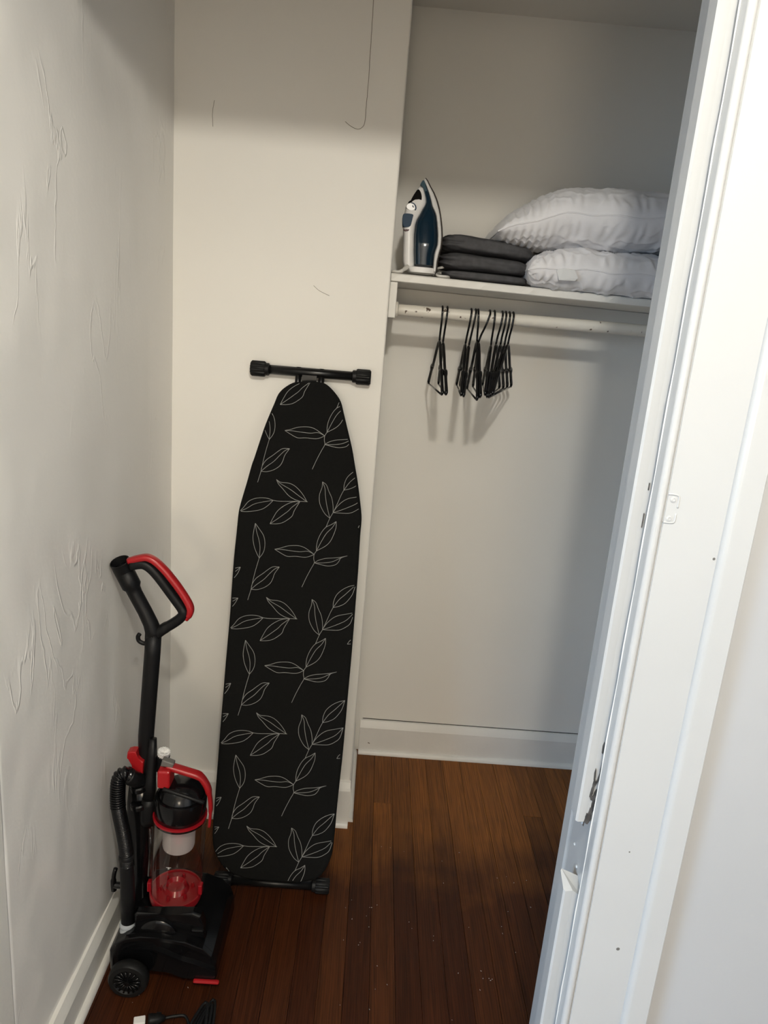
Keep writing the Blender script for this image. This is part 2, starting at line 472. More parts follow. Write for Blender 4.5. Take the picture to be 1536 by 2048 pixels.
# floor: every plank is a piece of its own on a sub-floor
floor = struct(box('floor', X_R0, X_R1, Y_R0, 2.62, -0.06, -0.0205, M['gap']))
pitch, x_ref = 0.0652, 0.0945
joint_y = atz(768, 1606, 0).y
k0 = int(math.floor((X_R0 - x_ref) / pitch)) + 1; k1 = int((X_R1 - x_ref) / pitch)
rp = random.Random(11)
for k in range(k0, k1):
    xa, xb = x_ref + k * pitch + 0.0003, x_ref + (k + 1) * pitch - 0.0003
    cuts = [Y_R0]
    y = Y_R0 + rp.uniform(0.5, 2.2)
    while y < 2.3:
        cuts.append(y); y += rp.uniform(1.3, 2.6)
    if k == 0:
        cuts = [Y_R0, -0.6, joint_y]
    elif -9 < k < 14:
        cuts = [c for c in cuts if not 1.75 < c < 2.5 or k % 5 == 3]
    cuts.append(2.61)
    for c0, c1 in zip(cuts[:-1], cuts[1:]):
        a, b, ch = c0 + 0.0003, c1 - 0.0003, 0.0007
        V = [(xa, a, -0.02), (xb, a, -0.02), (xb, b, -0.02), (xa, b, -0.02),
             (xa, a, -ch), (xb, a, -ch), (xb, b, -ch), (xa, b, -ch),
             (xa + ch, a + ch, 0), (xb - ch, a + ch, 0), (xb - ch, b - ch, 0), (xa + ch, b - ch, 0)]
        Fc = [(0, 1, 5, 4), (1, 2, 6, 5), (2, 3, 7, 6), (3, 0, 4, 7), (4, 5, 9, 8), (5, 6, 10, 9), (6, 7, 11, 10), (7, 4, 8, 11), (8, 9, 10, 11)]
        link_mesh('plank', V, Fc, M['floor'], floor)

# left plaster wall of the closet, real unevenness in the mesh
def left_x(y):
    return -0.600 + (y - Y_IN) * (0.017 / 0.982)


ny, nz = 70, 150
V = []
for i in range(ny + 1):
    y = Y_IN + (Y_PART + 0.02 - Y_IN) * i / ny
    for j in range(nz + 1):
        z = CEIL * j / nz
        edge = min(1.0, (Y_PART + 0.02 - y) / 0.08)
        d = 0.0035 * fbm((0, y * 1.0, z * 0.45), 4.0, 3.0, 2) + 0.0012 * fbm((0, y, z * 0.5), 14.0, 9.0, 2)
        V.append((left_x(y) + d * edge, y, z))
Fc = [(i * (nz + 1) + j, (i + 1) * (nz + 1) + j, (i + 1) * (nz + 1) + j + 1, i * (nz + 1) + j + 1) for i in range(ny) for j in range(nz)]
wl_left = struct(link_mesh('wall_left', V, Fc, M['plaster'], smooth=True))
sm = wl_left.modifiers.new('thick', 'SOLIDIFY'); sm.thickness = 0.06; sm.offset = -1.0

part = struct(box('wall_partition', -0.66, X_PART, Y_PART, 2.62, 0, CEIL, M['wall'], bevel=0.005, seg=3))
struct(box('wall_back', X_PART - 0.02, X_CR + 0.1, Y_BACK, 2.62, 0, CEIL, M['wall']))
struct(box('wall_right', X_CR, X_CR + 0.1, Y_IN, Y_BACK + 0.05, 0, CEIL, M['wall']))
struct(box('ceiling', X_R0 - 0.1, X_R1 + 0.1, Y_R0 - 0.1, 2.62, CEIL, CEIL + 0.08, M['ceiling']))
# doorway wall
struct(box('wall_doorway_right', X_JAMB + 0.018, X_R1, Y_OUT, Y_IN, 0, CEIL, M['hall']))
struct(box('wall_doorway_left', X_R0, X_JAMBL - 0.018, Y_OUT, Y_IN, 0, CEIL, M['hall']))
struct(box('wall_doorway_head', X_JAMBL - 0.018, X_JAMB + 0.018, Y_OUT, Y_IN, Z_HEAD + 0.018, CEIL, M['hall']))
# the bedroom behind the camera, with a window on its left side
struct(box('wall_room_right', X_R1, X_R1 + 0.1, Y_R0, Y_IN, 0, CEIL, M['room']))
struct(box('wall_room_rear', X_R0 - 0.1, X_R1 + 0.1, Y_R0 - 0.1, Y_R0, 0, CEIL, M['room']))
WY0, WY1, WZ0, WZ1 = -1.5, -0.4, 0.85, 2.15
bm = bmesh.new()
bm_box(bm, X_R0 - 0.1, X_R0, Y_R0, WY0, 0, CEIL); bm_box(bm, X_R0 - 0.1, X_R0, WY1, Y_IN, 0, CEIL)
bm_box(bm, X_R0 - 0.1, X_R0, WY0, WY1, 0, WZ0); bm_box(bm, X_R0 - 0.1, X_R0, WY0, WY1, WZ1, CEIL)
struct(from_bm('wall_room_left', bm, M['room']))
bm = bmesh.new()
for a in ((WY0 - 0.09, WY0, WZ0 - 0.09, WZ1 + 0.09), (WY1, WY1 + 0.09, WZ0 - 0.09, WZ1 + 0.09)):
    bm_box(bm, X_R0, X_R0 + 0.02, a[0], a[1], a[2], a[3], 0.003)
bm_box(bm, X_R0, X_R0 + 0.02, WY0, WY1, WZ1, WZ1 + 0.09, 0.003); bm_box(bm, X_R0, X_R0 + 0.035, WY0, WY1, WZ0 - 0.09, WZ0, 0.003)
struct(from_bm('window_1', bm, M['gloss']))

# ceiling lamp of the room (above and behind the camera)
lamp = empty('ceiling_lamp', 'bare ceiling bulb holder in the room behind the camera', 'lamp')
lathe('canopy', [(0.075, 0), (0.075, -0.012), (0.05, -0.03), (0.02, -0.034)], (LAMP.x, LAMP.y, CEIL), (0, 0, 1), M['whiteplastic'], lamp)
lathe('socket', [(0.018, -0.03), (0.018, -0.10), (0.024, -0.105), (0.024, -0.14), (0.020, -0.155)], (LAMP.x, LAMP.y, CEIL), (0, 0, 1), M['whiteplastic'], lamp)

fl = empty('fill_light_stand', 'unseen stand of the fill light added behind the camera', 'lamp')  # invented stand and base below the added fill light, out of view
lathe('base', [(0.13, 0.0), (0.13, 0.015), (0.03, 0.025), (0.012, 0.03)], (FILL_POS.x, FILL_POS.y, 0.0), (0, 0, 1), M['blackmetal'], fl)
lathe('pole', [(0.012, 0.02), (0.012, FILL_POS.z - 0.32), (0.02, FILL_POS.z - 0.30)], (FILL_POS.x, FILL_POS.y, 0.0), (0, 0, 1), M['blackmetal'], fl, n=16)

# cracks in the partition's paint
def crack(pts, r=0.0007):
    p = smooth_path([at(a * 0.56, b * 0.56, Y_PART - 0.0002) for a, b in pts], 6)
    p = [q + Vector((0.0008 * noise.noise(q * 90), 0, 0)) for q in p]
    return tube('hairline_crack', p, r, M['wire'], part, n=5)


crack([(1336, -20), (1326, 130), (1318, 260), (1308, 380), (1302, 440), (1282, 461), (1255, 452), (1233, 434)], 0.00075)
crack([(766, 358), (759, 400), (760, 452)], 0.0006)
crack([(1120, 1020), (1140, 1038), (1176, 1056)], 0.0006)

# baseboards
def baseboard(name, run, p0, p1, face, h, out, thick=0.02, m=None):
    """run 'x' or 'y'; face = wall plane coordinate, out = direction (+1/-1) away from the wall"""
    o = empty(name, None, None); o['kind'] = 'structure'
    prof = [(face, 0), (face + out * thick, 0), (face + out * thick, h - 0.028), (face + out * (thick - 0.003), h - 0.020), (face + out * (thick * 0.45), h - 0.002), (face, h)]
    extrude_profile('board', prof, run, p0, p1, M['base'], o)
    q = [(face + out * thick, 0)] + [(face + out * (thick + 0.014 * math.cos(t)), 0.016 * math.sin(t)) for t in [i * math.pi / 10 for i in range(6)]]
    extrude_profile('shoe_moulding', q, run, p0, p1, M['base'], o)
    return o


baseboard('baseboard_back', 'x', X_PART + 0.022, X_CR, Y_BACK, 0.136, -1)
baseboard('baseboard_partition', 'x', -0.578, X_PART + 0.002, Y_PART, 0.158, -1, thick=0.02)
bl = baseboard('baseboard_left', 'y', Y_IN + 0.004, Y_PART - 0.02, -0.598, 0.110, 1, thick=0.020)
baseboard('baseboard_return', 'y', Y_PART + 0.0, Y_BACK - 0.02, X_PART - 0.001, 0.150, 1, thick=0.006)
tube('gap_line', [Vector((X_PART + 0.03, Y_BACK - 0.001, 0.1375)), Vector((0.4, Y_BACK - 0.001, 0.1368)), Vector((X_CR, Y_BACK - 0.001, 0.1375))], 0.0014, M['gap'], bpy.data.objects['baseboard_back'], n=5)

# ---------------------------------------------------------------- doorway: jambs, stops, casings
door = empty('door_1', None, None); door['kind'] = 'structure'
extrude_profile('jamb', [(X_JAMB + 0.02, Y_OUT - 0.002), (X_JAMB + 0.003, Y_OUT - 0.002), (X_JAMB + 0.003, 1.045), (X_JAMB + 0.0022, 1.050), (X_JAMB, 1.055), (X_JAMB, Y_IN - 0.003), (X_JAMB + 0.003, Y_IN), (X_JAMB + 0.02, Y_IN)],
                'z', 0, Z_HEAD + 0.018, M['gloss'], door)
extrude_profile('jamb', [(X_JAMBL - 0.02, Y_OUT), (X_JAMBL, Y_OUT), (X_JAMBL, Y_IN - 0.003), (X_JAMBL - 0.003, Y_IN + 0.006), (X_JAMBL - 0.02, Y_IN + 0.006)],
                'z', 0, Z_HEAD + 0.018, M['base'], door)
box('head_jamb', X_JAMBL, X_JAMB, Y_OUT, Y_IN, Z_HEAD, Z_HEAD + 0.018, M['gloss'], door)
z_su, z_sl = 0.905, 0.775


def stop(name, z0, z1, broken):
    prof = [(X_JAMB + 0.004, 0.9560), (X_JAMB - 0.012, 0.9552), (X_JAMB - 0.024, 0.9535), (X_JAMB - 0.027, 0.9565), (X_JAMB - 0.027, 0.982), (X_JAMB - 0.025, 0.985), (X_JAMB + 0.004, 0.985)]
    o = extrude_profile(name, prof, 'z', z0, z1, M['gloss'], door)
    for v in o.data.vertices:                         # snapped, slanted ends
        if broken == 'low' and abs(v.co.z - z0) < 1e-4:
            v.co.z += (v.co.y - 0.975) * 0.10
        if broken == 'high' and abs(v.co.z - z1) < 1e-4:
            v.co.z += (v.co.y - 0.955) * 0.5 + (-0.012 if v.co.x > X_JAMB - 0.01 else 0)
    return o


stop('door_stop', z_su, Z_HEAD, 'low')
stop('door_stop', 0.0, z_sl, 'high')
# chewed patch beside the end of the upper stop
rc = random.Random(5); V, Fc = [], []
for i in range(26):
    z = rc.uniform(0.905, 1.035); x = X_JAMB - 0.0115 + (z - 0.905) * 0.05 + rc.uniform(-0.003, 0.006); yy = 0.9538 - rc.uniform(0.0, 0.0008)
    h = rc.uniform(0.006, 0.020); w = rc.uniform(0.0008, 0.0022); tl = rc.uniform(-0.002, 0.003); o = len(V)
    V += [(x - w, yy, z - h * 0.5), (x, yy, z - h * 0.6), (x + w, yy, z - h * 0.2), (x + w + tl, yy, z + h * 0.5), (x + tl, yy, z + h * 0.65), (x - w + tl, yy, z + h * 0.2)]
    V += [(a, b + 0.002, c) for a, b, c in V[o:o + 6]]
    Fc += [tuple(o + q for q in range(6))] + [(o + q, o + q + 6, o + (q + 1) % 6 + 6, o + (q + 1) % 6) for q in range(6)]
chip = link_mesh('splintered_wood', V, Fc, M['rawwood'], door); chip['label'] = 'dark splintered wood showing through chipped paint'
tube('crack_line', [Vector((X_JAMB - 0.0065, 0.9415, z)) + Vector((0.0006 * math.sin(z * 40), 0, 0)) for z in [i * 0.05 for i in range(0, 44)]], 0.0012, M['base'], door, n=5)
for (px, py, h) in ((1301, 1043, 0.020), (1310, 975, 0.010)):
    p = at(px, py, 0.952)
    o = box('paint_chip', X_JAMB - 0.0072, X_JAMB - 0.0062, 0.9535, 0.9575, p.z - h / 2, p.z + h / 2, M['rawwood'], door)
for (px, py) in ((1164, 1645), (1149, 1688), (1153, 1733), (1144, 1617)):      # filled nail heads in the gap
    r = ray(px, py); p = _O + r * (X_JAMB + 0.002) / r[0]
    lathe('nail_dimple', [(0.0001, -0.0022), (0.0022, -0.0015), (0.0034, 0.0005)], Vector(p), (1, 0, 0), M['gloss'], door, n=10)

XC0, XC1, XB = 0.3735, 0.5075, 0.474
prof = [(XC0, Y_OUT + 0.002), (XC0, Y_CAS + 0.006)]
prof += [(XC0 + 0.006 - 0.006 * math.cos(t), Y_CAS + 0.004 - 0.006 * math.sin(t)) for t in [i * math.pi / 10 for i in range(1, 10)]]
prof += [(XC0 + 0.013, Y_CAS + 0.004), (XC0 + 0.0145, Y_CAS + 0.001), (XB - 0.004, Y_CAS + 0.001)]
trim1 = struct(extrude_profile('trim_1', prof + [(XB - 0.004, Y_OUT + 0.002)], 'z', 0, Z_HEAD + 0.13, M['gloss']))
band = [(XB - 0.006, Y_OUT + 0.001), (XB - 0.006, Y_CAS + 0.0015)]
band += [(XB - 0.006 + 0.010 * (1 - math.cos(t)), Y_CAS + 0.001 - 0.009 * math.sin(t)) for t in [i * math.pi / 16 for i in range(1, 9)]]
band += [(XC1 - 0.002, Y_CAS - 0.008), (XC1, Y_CAS - 0.006), (XC1, Y_OUT + 0.001)]
extrude_profile('back_band', band, 'z', 0, Z_HEAD + 0.135, M['gloss'], trim1)
pts = [at(1337, 988, Y_CAS + 0.001), at(1350, 989, Y_CAS + 0.001), at(1358, 993, Y_CAS + 0.001), at(1357, 1004, Y_CAS + 0.001), at(1355, 1016, Y_CAS + 0.001)]
tube('painted_strike_outline', smooth_path(pts, 4), 0.0014, M['gloss'], trim1, n=6)
pts = [at(1352, 1027, Y_CAS + 0.001), at(1349, 1041, Y_CAS + 0.001), at(1346, 1045, Y_CAS + 0.001), at(1335, 1045, Y_CAS + 0.001), at(1326, 1044, Y_CAS + 0.001)]
tube('painted_strike_outline', smooth_path(pts, 4), 0.0014, M['gloss'], trim1, n=6)
for px, py in ((1347, 999), (1338, 1037)):
    lathe('painted_screw', [(0.004, 0.0002), (0.0042, -0.0008), (0.002, -0.0014), (0.0015, -0.0006)], at(px, py, Y_CAS + 0.001), (0, 1, 0), M['gloss'], trim1, n=12)
for px, py, r in ((1428, 1118, 0.002), (1440, 1287, 0.0014), (1236, 1898, 0.003), (1259, 1704, 0.0013)):
    p = at(px, py, Y_CAS + 0.0009); lathe('scuff_mark', [(r, 0), (r * 0.9, -0.0003), (r * 0.3, -0.0004)], p, (0, 1, 0), M['greyplastic'], trim1, n=8)
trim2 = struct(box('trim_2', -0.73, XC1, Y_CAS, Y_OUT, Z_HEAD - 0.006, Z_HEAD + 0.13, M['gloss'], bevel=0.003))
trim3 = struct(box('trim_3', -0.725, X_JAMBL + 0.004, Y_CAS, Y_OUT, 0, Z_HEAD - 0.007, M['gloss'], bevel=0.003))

# ================================================================== SHELF, CLEATS, ROD
SH_Z = 1.7475; SL = -0.0115 / 0.72                  # top of shelf at its left end, slight fall to the right


def shelf_z(x):
    return SH_Z + SL * (x - 0.01)


shelf = empty('closet_shelf', 'white painted wooden shelf across the alcove under the pillows', 'shelf')
ns = 60; V = []
rs = random.Random(3)
for i in range(ns + 1):
    x = X_PART + 0.001 + (X_CR - X_PART - 0.002) * i / ns
    e = 0.0012 * noise.noise(Vector((x * 60, 0, 0)))
    z = shelf_z(x)
    V += [(x, Y_PART + 0.036, z - 0.022), (x, Y_PART + 0.032 + e, z - 0.020), (x, Y_PART + 0.032 - e, z - 0.003), (x, Y_PART + 0.035, z), (x, Y_BACK - 0.001, z), (x, Y_BACK - 0.001, z - 0.022)]
Fc = []
for i in range(ns):
    for j in range(6):
        Fc.append((i * 6 + j, i * 6 + (j + 1) % 6, (i + 1) * 6 + (j + 1) % 6, (i + 1) * 6 + j))
Fc += [tuple(range(6)), tuple(range(ns * 6, ns * 6 + 6))[::-1]]
so = link_mesh('shelf_board', V, Fc, M['shelfpaint'], shelf)
bm = bmesh.new(); bm.from_mesh(so.data); bmesh.ops.recalc_face_normals(bm, faces=bm.faces); bm.to_mesh(so.data); bm.free()
box('side_cleat', X_PART, X_PART + 0.021, Y_PART + 0.034, Y_BACK - 0.02, 1.628, shelf_z(0.02) - 0.023, M['shelfpaint'], shelf, bevel=0.002)
bk = extrude_profile('back_cleat', [(X_PART + 0.022, 1.632), (X_CR, 1.632), (X_CR, shelf_z(X_CR) - 0.023), (X_PART + 0.022, shelf_z(0.03) - 0.023)], 'y', Y_BACK - 0.02, Y_BACK, M['shelfpaint'], shelf)

ROD_Y, ROD_Z, ROD_R = 2.172, 1.652, 0.0165
rod = empty('closet_rod', 'chipped white painted hanging rod below the shelf', 'rod')
npts = 50
tube('pole', [Vector((X_PART + 0.021 + (X_CR - X_PART - 0.02) * i / npts, ROD_Y, ROD_Z)) for i in range(npts + 1)],
     [ROD_R + 0.0006 * noise.noise(Vector((i * 0.9, 2, 0))) for i in range(npts + 1)], M['rodpaint'], rod, n=20)
lathe('end_socket', [(0.0225, 0), (0.0225, 0.006), (0.0185, 0.009), (0.0175, 0.009)], (X_PART + 0.021, ROD_Y, ROD_Z), (1, 0, 0), M['rodpaint'], rod, n=24)

# ================================================================== HANGERS
HAN = [  # hook top, neck, front tip, back tip (pixels); each point has its own depth
    ((885.6, 608), (879, 681), (884, 789), (857, 768)),
    ((895.3, 609), (886, 684), (892, 791), (877, 767)),
    ((943.3, 612), (931, 687), (921, 801), (914, 762)),
    ((952.0, 613), (938, 690), (926, 803), (921, 764)),
    ((957.0, 613), (954, 682), (954, 800), (934, 778)),
    ((981.0, 610), (957, 684), (960, 797), (946, 772)),
    ((989.7, 616), (982, 690), (969, 800), (966, 762)),
    ((1005.4, 617), (992, 688), (973, 803), (999, 770)),
    ((1012.5, 617), (1001, 689), (976, 805), (1007, 769)),
    ((1020.0, 617), (1009, 690), (980, 803), (1015, 767)),
    ((1027.5, 617), (1016, 688), (984, 801), (1023, 764)),
]
HLAB = ['black plastic hanger nearest the alcove corner, leftmost on the rod',
        'black plastic hanger close beside the leftmost one on the rod',
        'black plastic hanger leading the middle bunch, third from the left',
        'black plastic hanger in the middle bunch, fourth from the left',
        'black plastic hanger in the middle bunch, fifth, hook hanging straight',
        'black plastic hanger whose hook leans steeply across its neighbour',
        'black plastic hanger just right of the steeply leaning hook',
        'black plastic hanger at the left of the four evenly spaced right ones',
        'black plastic hanger second of the four evenly spaced right ones',
        'black plastic hanger third of the four evenly spaced right ones',
        'black plastic hanger farthest right on the rod']
for i, (hk, nk, ft, bt) in enumerate(HAN):
    h = empty('clothes_hanger', HLAB[i], 'hanger', 'black hangers on the closet rod')
    r = 0.0030
    neck = at(nk[0], nk[1], ROD_Y)
    top = at(hk[0], hk[1], ROD_Y); hx = top.x
    f = at(ft[0], ft[1], 1.995); b = at(bt[0], bt[1], 2.350)
    zt = (f.z + b.z) / 2; f.z = zt; b.z = zt
    R = ROD_R + r + 0.0004
    # hook: runs up the front of the rod, over its top and down behind it
    tilt = (hx - neck.x)
    pts = [neck, neck + Vector((tilt * 0.25, -0.004, 0.022)), Vector((neck.x + tilt * 0.62, ROD_Y - R * 0.92, ROD_Z - 0.022))]
    for a in (180, 150, 120, 90, 60, 30, 0, -30):
        t = math.radians(a)
        pts.append(Vector((hx - tilt * 0.12 * (a > 150), ROD_Y + R * math.cos(t), ROD_Z + R * math.sin(t))))
    tube('hook', smooth_path(pts, 4), r, M['blackgloss'], h, n=8)
    for nm, tip, s in (('shoulder', f, -1), ('shoulder', b, 1)):
        d = tip - neck
        def on(u, drop):
            return neck + Vector((d.x * u, d.y * u, d.z * drop))
        path = [neck, on(0.10, 0.05), on(0.28, 0.22), on(0.46, 0.43), on(0.60, 0.555), on(0.66, 0.56), on(0.74, 0.66), on(0.93, 0.86), on(0.995, 0.93), on(1.0, 0.975), on(0.96, 1.0)]
        rr = [r, r * 1.35, r * 1.4, r * 1.4, r * 1.8, r * 2.0, r * 1.5, r * 1.6, r * 1.5, r * 1.2, r]
        sp = smooth_path(path, 3)
        rads = [rr[min(len(rr) - 1, int(q / 3))] for q in range(len(sp))]
        tube(nm, sp, rads, M['blackgloss'], h, n=8)
    fa = neck + (f - neck) * 1.0; ba = neck + (b - neck) * 1.0
    e0 = Vector((neck.x + (f.x - neck.x) * 0.965, neck.y + (f.y - neck.y) * 0.965, zt)); e1 = Vector((neck.x + (b.x - neck.x) * 0.965, neck.y + (b.y - neck.y) * 0.965, zt))
    tube('trouser_bar', [e0, (e0 + e1) / 2, e1], r * 0.9, M['blackgloss'], h, n=8)

# ================================================================== IRONING BOARD
board = empty('ironing_board', 'folded ironing board with black leaf-print cover leaning on the partition', 'ironing board')
Bp = Vector((-0.196, 1.757, 0.0225)); Tp = Vector((-0.192, 2.046, 1.462))
et = (Tp - Bp); et.x = 0; LB = et.length; et.normalize(); es = Vector((1, 0, 0)); en = Vector((0, -et.z, et.y))
PL = Bp + en * 0.048                                  # a point on the front of the cover


def on_board(px, py):
    r = Vector(ray(px, py)); o = Vector(_O)
    t = (PL - o).dot(en) / r.dot(en); p = o + r * t - PL
    return (p.dot(es), p.dot(et))


def bpt(st, d=0.0):
    return PL + es * st[0] + et * st[1] + en * d


OUT = [(620, 762), (600, 763), (585, 765), (568, 775), (556, 787.5), (548, 806), (539, 827), (526.7, 858), (508, 914.6), (502.5, 930), (492.7, 965), (480, 1008), (475.5, 1030),
       (472, 1067), (467, 1115), (461.5, 1190), (459, 1229), (451, 1320), (443.5, 1411), (439.5, 1459), (433.7, 1537), (429, 1595), (425, 1650), (424, 1680), (428, 1705), (441.5, 1730),
       (455, 1744), (473, 1753), (500, 1760), (535, 1764), (586, 1767), (610, 1765), (627, 1761), (644.6, 1750), (660, 1722), (667, 1690), (674, 1615), (683.7, 1525), (689.5, 1464), (695, 1400), (704, 1300),
       (711.5, 1203), (716.4, 1139), (720, 1076), (723, 1039), (721, 1012), (715.4, 965), (709.5, 930), (703.8, 896), (693, 850), (687, 825), (681, 802), (670, 785), (654, 769), (640, 764)]
poly = [on_board(*p) for p in OUT]
poly = [(p.x, p.y) for p in smooth_path([Vector((a, b, 0)) for a, b in poly], 3, closed=True)]


def inset(pl, d):
    n = len(pl); out = []
    for i in range(n):
        a = Vector(pl[i - 1]); b = Vector(pl[(i + 1) % n]); t = (b - a).normalized()
        nrm = Vector((-t.y, t.x))                       # outline runs anticlockwise seen from the front -> points inwards
        out.append((pl[i][0] + nrm.x * d, pl[i][1] + nrm.y * d))
    return out


area = sum(poly[i - 1][0] * poly[i][1] - poly[i][0] * poly[i - 1][1] for i in range(len(poly)))
sg = 1 if area > 0 else -1
rings = [(0.010, 0.0), (0.0045, -0.0008), (0.0012, -0.0035), (0.0, -0.008), (0.0, -0.020), (0.002, -0.024), (0.012, -0.025)]
V, Fc = [], []
n = len(poly)
for d, o in rings:
    V += [bpt(p, o) for p in inset(poly, sg * d)]
for i in range(len(rings) - 1):
    for j in range(n):
        Fc.append((i * n + j, i * n + (j + 1) % n, (i + 1) * n + (j + 1) % n, (i + 1) * n + j))
Fc += [tuple(range(n)), tuple(range((len(rings) - 1) * n, len(rings) * n))[::-1]]
cov = link_mesh('cover', V, Fc, M['cover'], board, smooth=True)
bm = bmesh.new(); bm.from_mesh(cov.data); bmesh.ops.recalc_face_normals(bm, faces=bm.faces); bm.to_mesh(cov.data); bm.free()
md = cov.modifiers.new('split', 'EDGE_SPLIT'); md.split_angle = math.radians(40)
V = [bpt(p, -0.0255) for p in inset(poly, sg * 0.010)] + [bpt(p, -0.031) for p in inset(poly, sg * 0.010)]
Fc = [tuple(range(n)), tuple(range(n, 2 * n))[::-1]] + [(j, (j + 1) % n, n + (j + 1) % n, n + j) for j in range(n)]
link_mesh('steel_top', V, Fc, M['boardmetal'], board)

# printed leaves, traced once in the crop (x 440+0.1953u, y 930+0.1953v) and repeated along the cloth
S = [
 [(578, 148), (620, 175), (700, 185), (760, 210), (815, 260), (860, 320), (890, 376)], [(578, 148), (600, 195), (640, 240), (700, 310), (760, 350), (820, 372)],
 [(578, 148), (620, 190), (720, 250), (800, 310), (890, 376)], [(545, 362), (600, 370), (700, 372), (820, 372), (897, 376)],
 [(200, 474), (240, 435), (290, 375), (350, 345), (420, 335), (490, 342), (545, 362)], [(200, 474), (270, 478), (350, 470), (430, 452), (490, 415), (545, 362)],
 [(200, 474), (270, 445), (350, 400), (440, 378), (545, 362)],
 [(512, 602), (545, 540), (590, 470), (660, 415), (740, 380), (820, 372)], [(512, 602), (580, 602), (640, 590), (700, 555), (740, 520), (760, 470), (790, 420), (820, 372)],
 [(512, 602), (590, 550), (660, 500), (700, 470), (740, 430), (820, 372)],
 [(362, 596), (345, 680), (338, 750), (350, 830), (375, 900), (402, 952)], [(362, 596), (400, 650), (445, 720), (460, 790), (455, 860), (435, 910), (402, 952)],
 [(362, 596), (375, 680), (400, 770), (410, 850), (402, 952)], [(402, 952), (375, 1040), (345, 1150), (318, 1272), (300, 1330), (284, 1382)],
 [(318, 1272), (330, 1220), (370, 1160), (440, 1110), (500, 1065), (545, 1042), (608, 1044)], [(318, 1272), (380, 1275), (450, 1255), (510, 1215), (540, 1165), (560, 1110), (608, 1044)],
 [(318, 1272), (380, 1220), (450, 1170), (510, 1110), (560, 1065), (608, 1044)],
 [(1190, 578), (1140, 610), (1085, 637), (1040, 690), (1005, 760), (990, 820), (987, 880)], [(1190, 578), (1188, 640), (1165, 710), (1130, 780), (1080, 830), (987, 880)],
 [(1190, 578), (1150, 640), (1090, 700), (1040, 780), (987, 880)], [(987, 880), (965, 915), (960, 960), (965, 1002), (930, 1065), (880, 1160), (838, 1250)],
 [(560, 862), (620, 850), (700, 828), (800, 826), (860, 843), (910, 875), (965, 915)], [(560, 862), (620, 900), (690, 935), (770, 935), (860, 944), (910, 938), (965, 915)],
 [(560, 862), (640, 866), (740, 880), (820, 888), (900, 884), (965, 915)],
 [(965, 1002), (1010, 975), (1080, 957), (1150, 952), (1230, 945), (1305, 930)], [(965, 1002), (1040, 1022), (1110, 1034), (1180, 1022), (1215, 990), (1240, 952), (1305, 930)],
 [(965, 1002), (1060, 1002), (1150, 990), (1240, 950), (1305, 930)],
 [(1050, 172), (1045, 230), (1020, 300), (1018, 370), (1035, 430), (1075, 500), (1125, 545)], [(1050, 172), (1090, 205), (1115, 270), (1145, 340), (1158, 420), (1158, 488)],
 [(1050, 172), (1075, 240), (1080, 320), (1095, 420), (1125, 545)], [(1085, 637), (1125, 545), (1158, 488), (1200, 400), (1240, 310), (1268, 258)],
 [(1158, 488), (1198, 428), (1258, 373), (1318, 343), (1398, 328), (1483, 313)], [(1158, 488), (1238, 493), (1328, 493), (1398, 463), (1448, 418), (1483, 313)],
 [(1158, 488), (1228, 466), (1328, 428), (1408, 388), (1483, 313)],
 [(1268, 258), (1273, 198), (1303, 128), (1363, 73), (1433, 38), (1501, 23)], [(1268, 258), (1333, 243), (1393, 213), (1443, 158), (1473, 108), (1501, 23)],
 [(1268, 258), (1328, 178), (1398, 118), (1501, 23)],
 [(210, 1045), (170, 1052), (90, 1075)], [(210, 1045), (180, 1110), (120, 1185)], [(210, 1045), (170, 1080), (90, 1135)],
 [(185, 1362), (140, 1362), (60, 1368)], [(185, 1362), (150, 1420), (90, 1490)], [(185, 1362), (130, 1395), (60, 1430)],
 [(1415, 640), (1440, 605), (1500, 560)], [(1415, 640), (1450, 638), (1510, 630)],
]
c3 = lambda u, v: on_board(440 + u * 0.1953125, 930 + v * 0.1953125)
c4 = lambda u, v: on_board(420 + u * 0.1953125, 1400 + v * 0.1953125)
per = [(Vector(c4(*b)) - Vector(c3(*a))) / 2 for a, b in (((362, 596), (263, 555)), ((560, 862), (455, 822)), ((578, 148), (484, 118)), ((838, 1250), (730, 1200)))]
per = sum(per, Vector((0, 0))) / len(per)
clip = inset(poly, sg * 0.0045)


def inside(p):
    c = False
    for i in range(len(clip)):
        (x1, y1), (x2, y2) = clip[i - 1], clip[i]
        if (y1 > p[1]) != (y2 > p[1]) and p[0] < (x2 - x1) * (p[1] - y1) / (y2 - y1) + x1:
            c = not c
    return c


V, Fc = [], []
W = 0.00062
for k in range(-2, 5):
    for st in S:
        pts = [Vector(c3(*q)) + per * k for q in st]
        pts = [Vector((p.x, p.y)) for p in smooth_path([Vector((p.x, p.y, 0)) for p in pts], 5)]
        prev = None
        for i, p in enumerate(pts):
            if not inside(p):
                prev = None; continue
            t = (pts[min(i + 1, len(pts) - 1)] - pts[max(i - 1, 0)]).normalized(); q = Vector((-t.y, t.x)) * W
            a = len(V); V += [bpt(p + q, 0.0006), bpt(p - q, 0.0006)]
            if prev is not None:
                Fc.append((prev, prev + 1, a + 1, a))
            prev = a
lp = link_mesh('leaf_print', V, Fc, M['print'], cov); lp['label'] = 'thin white outline leaf print'

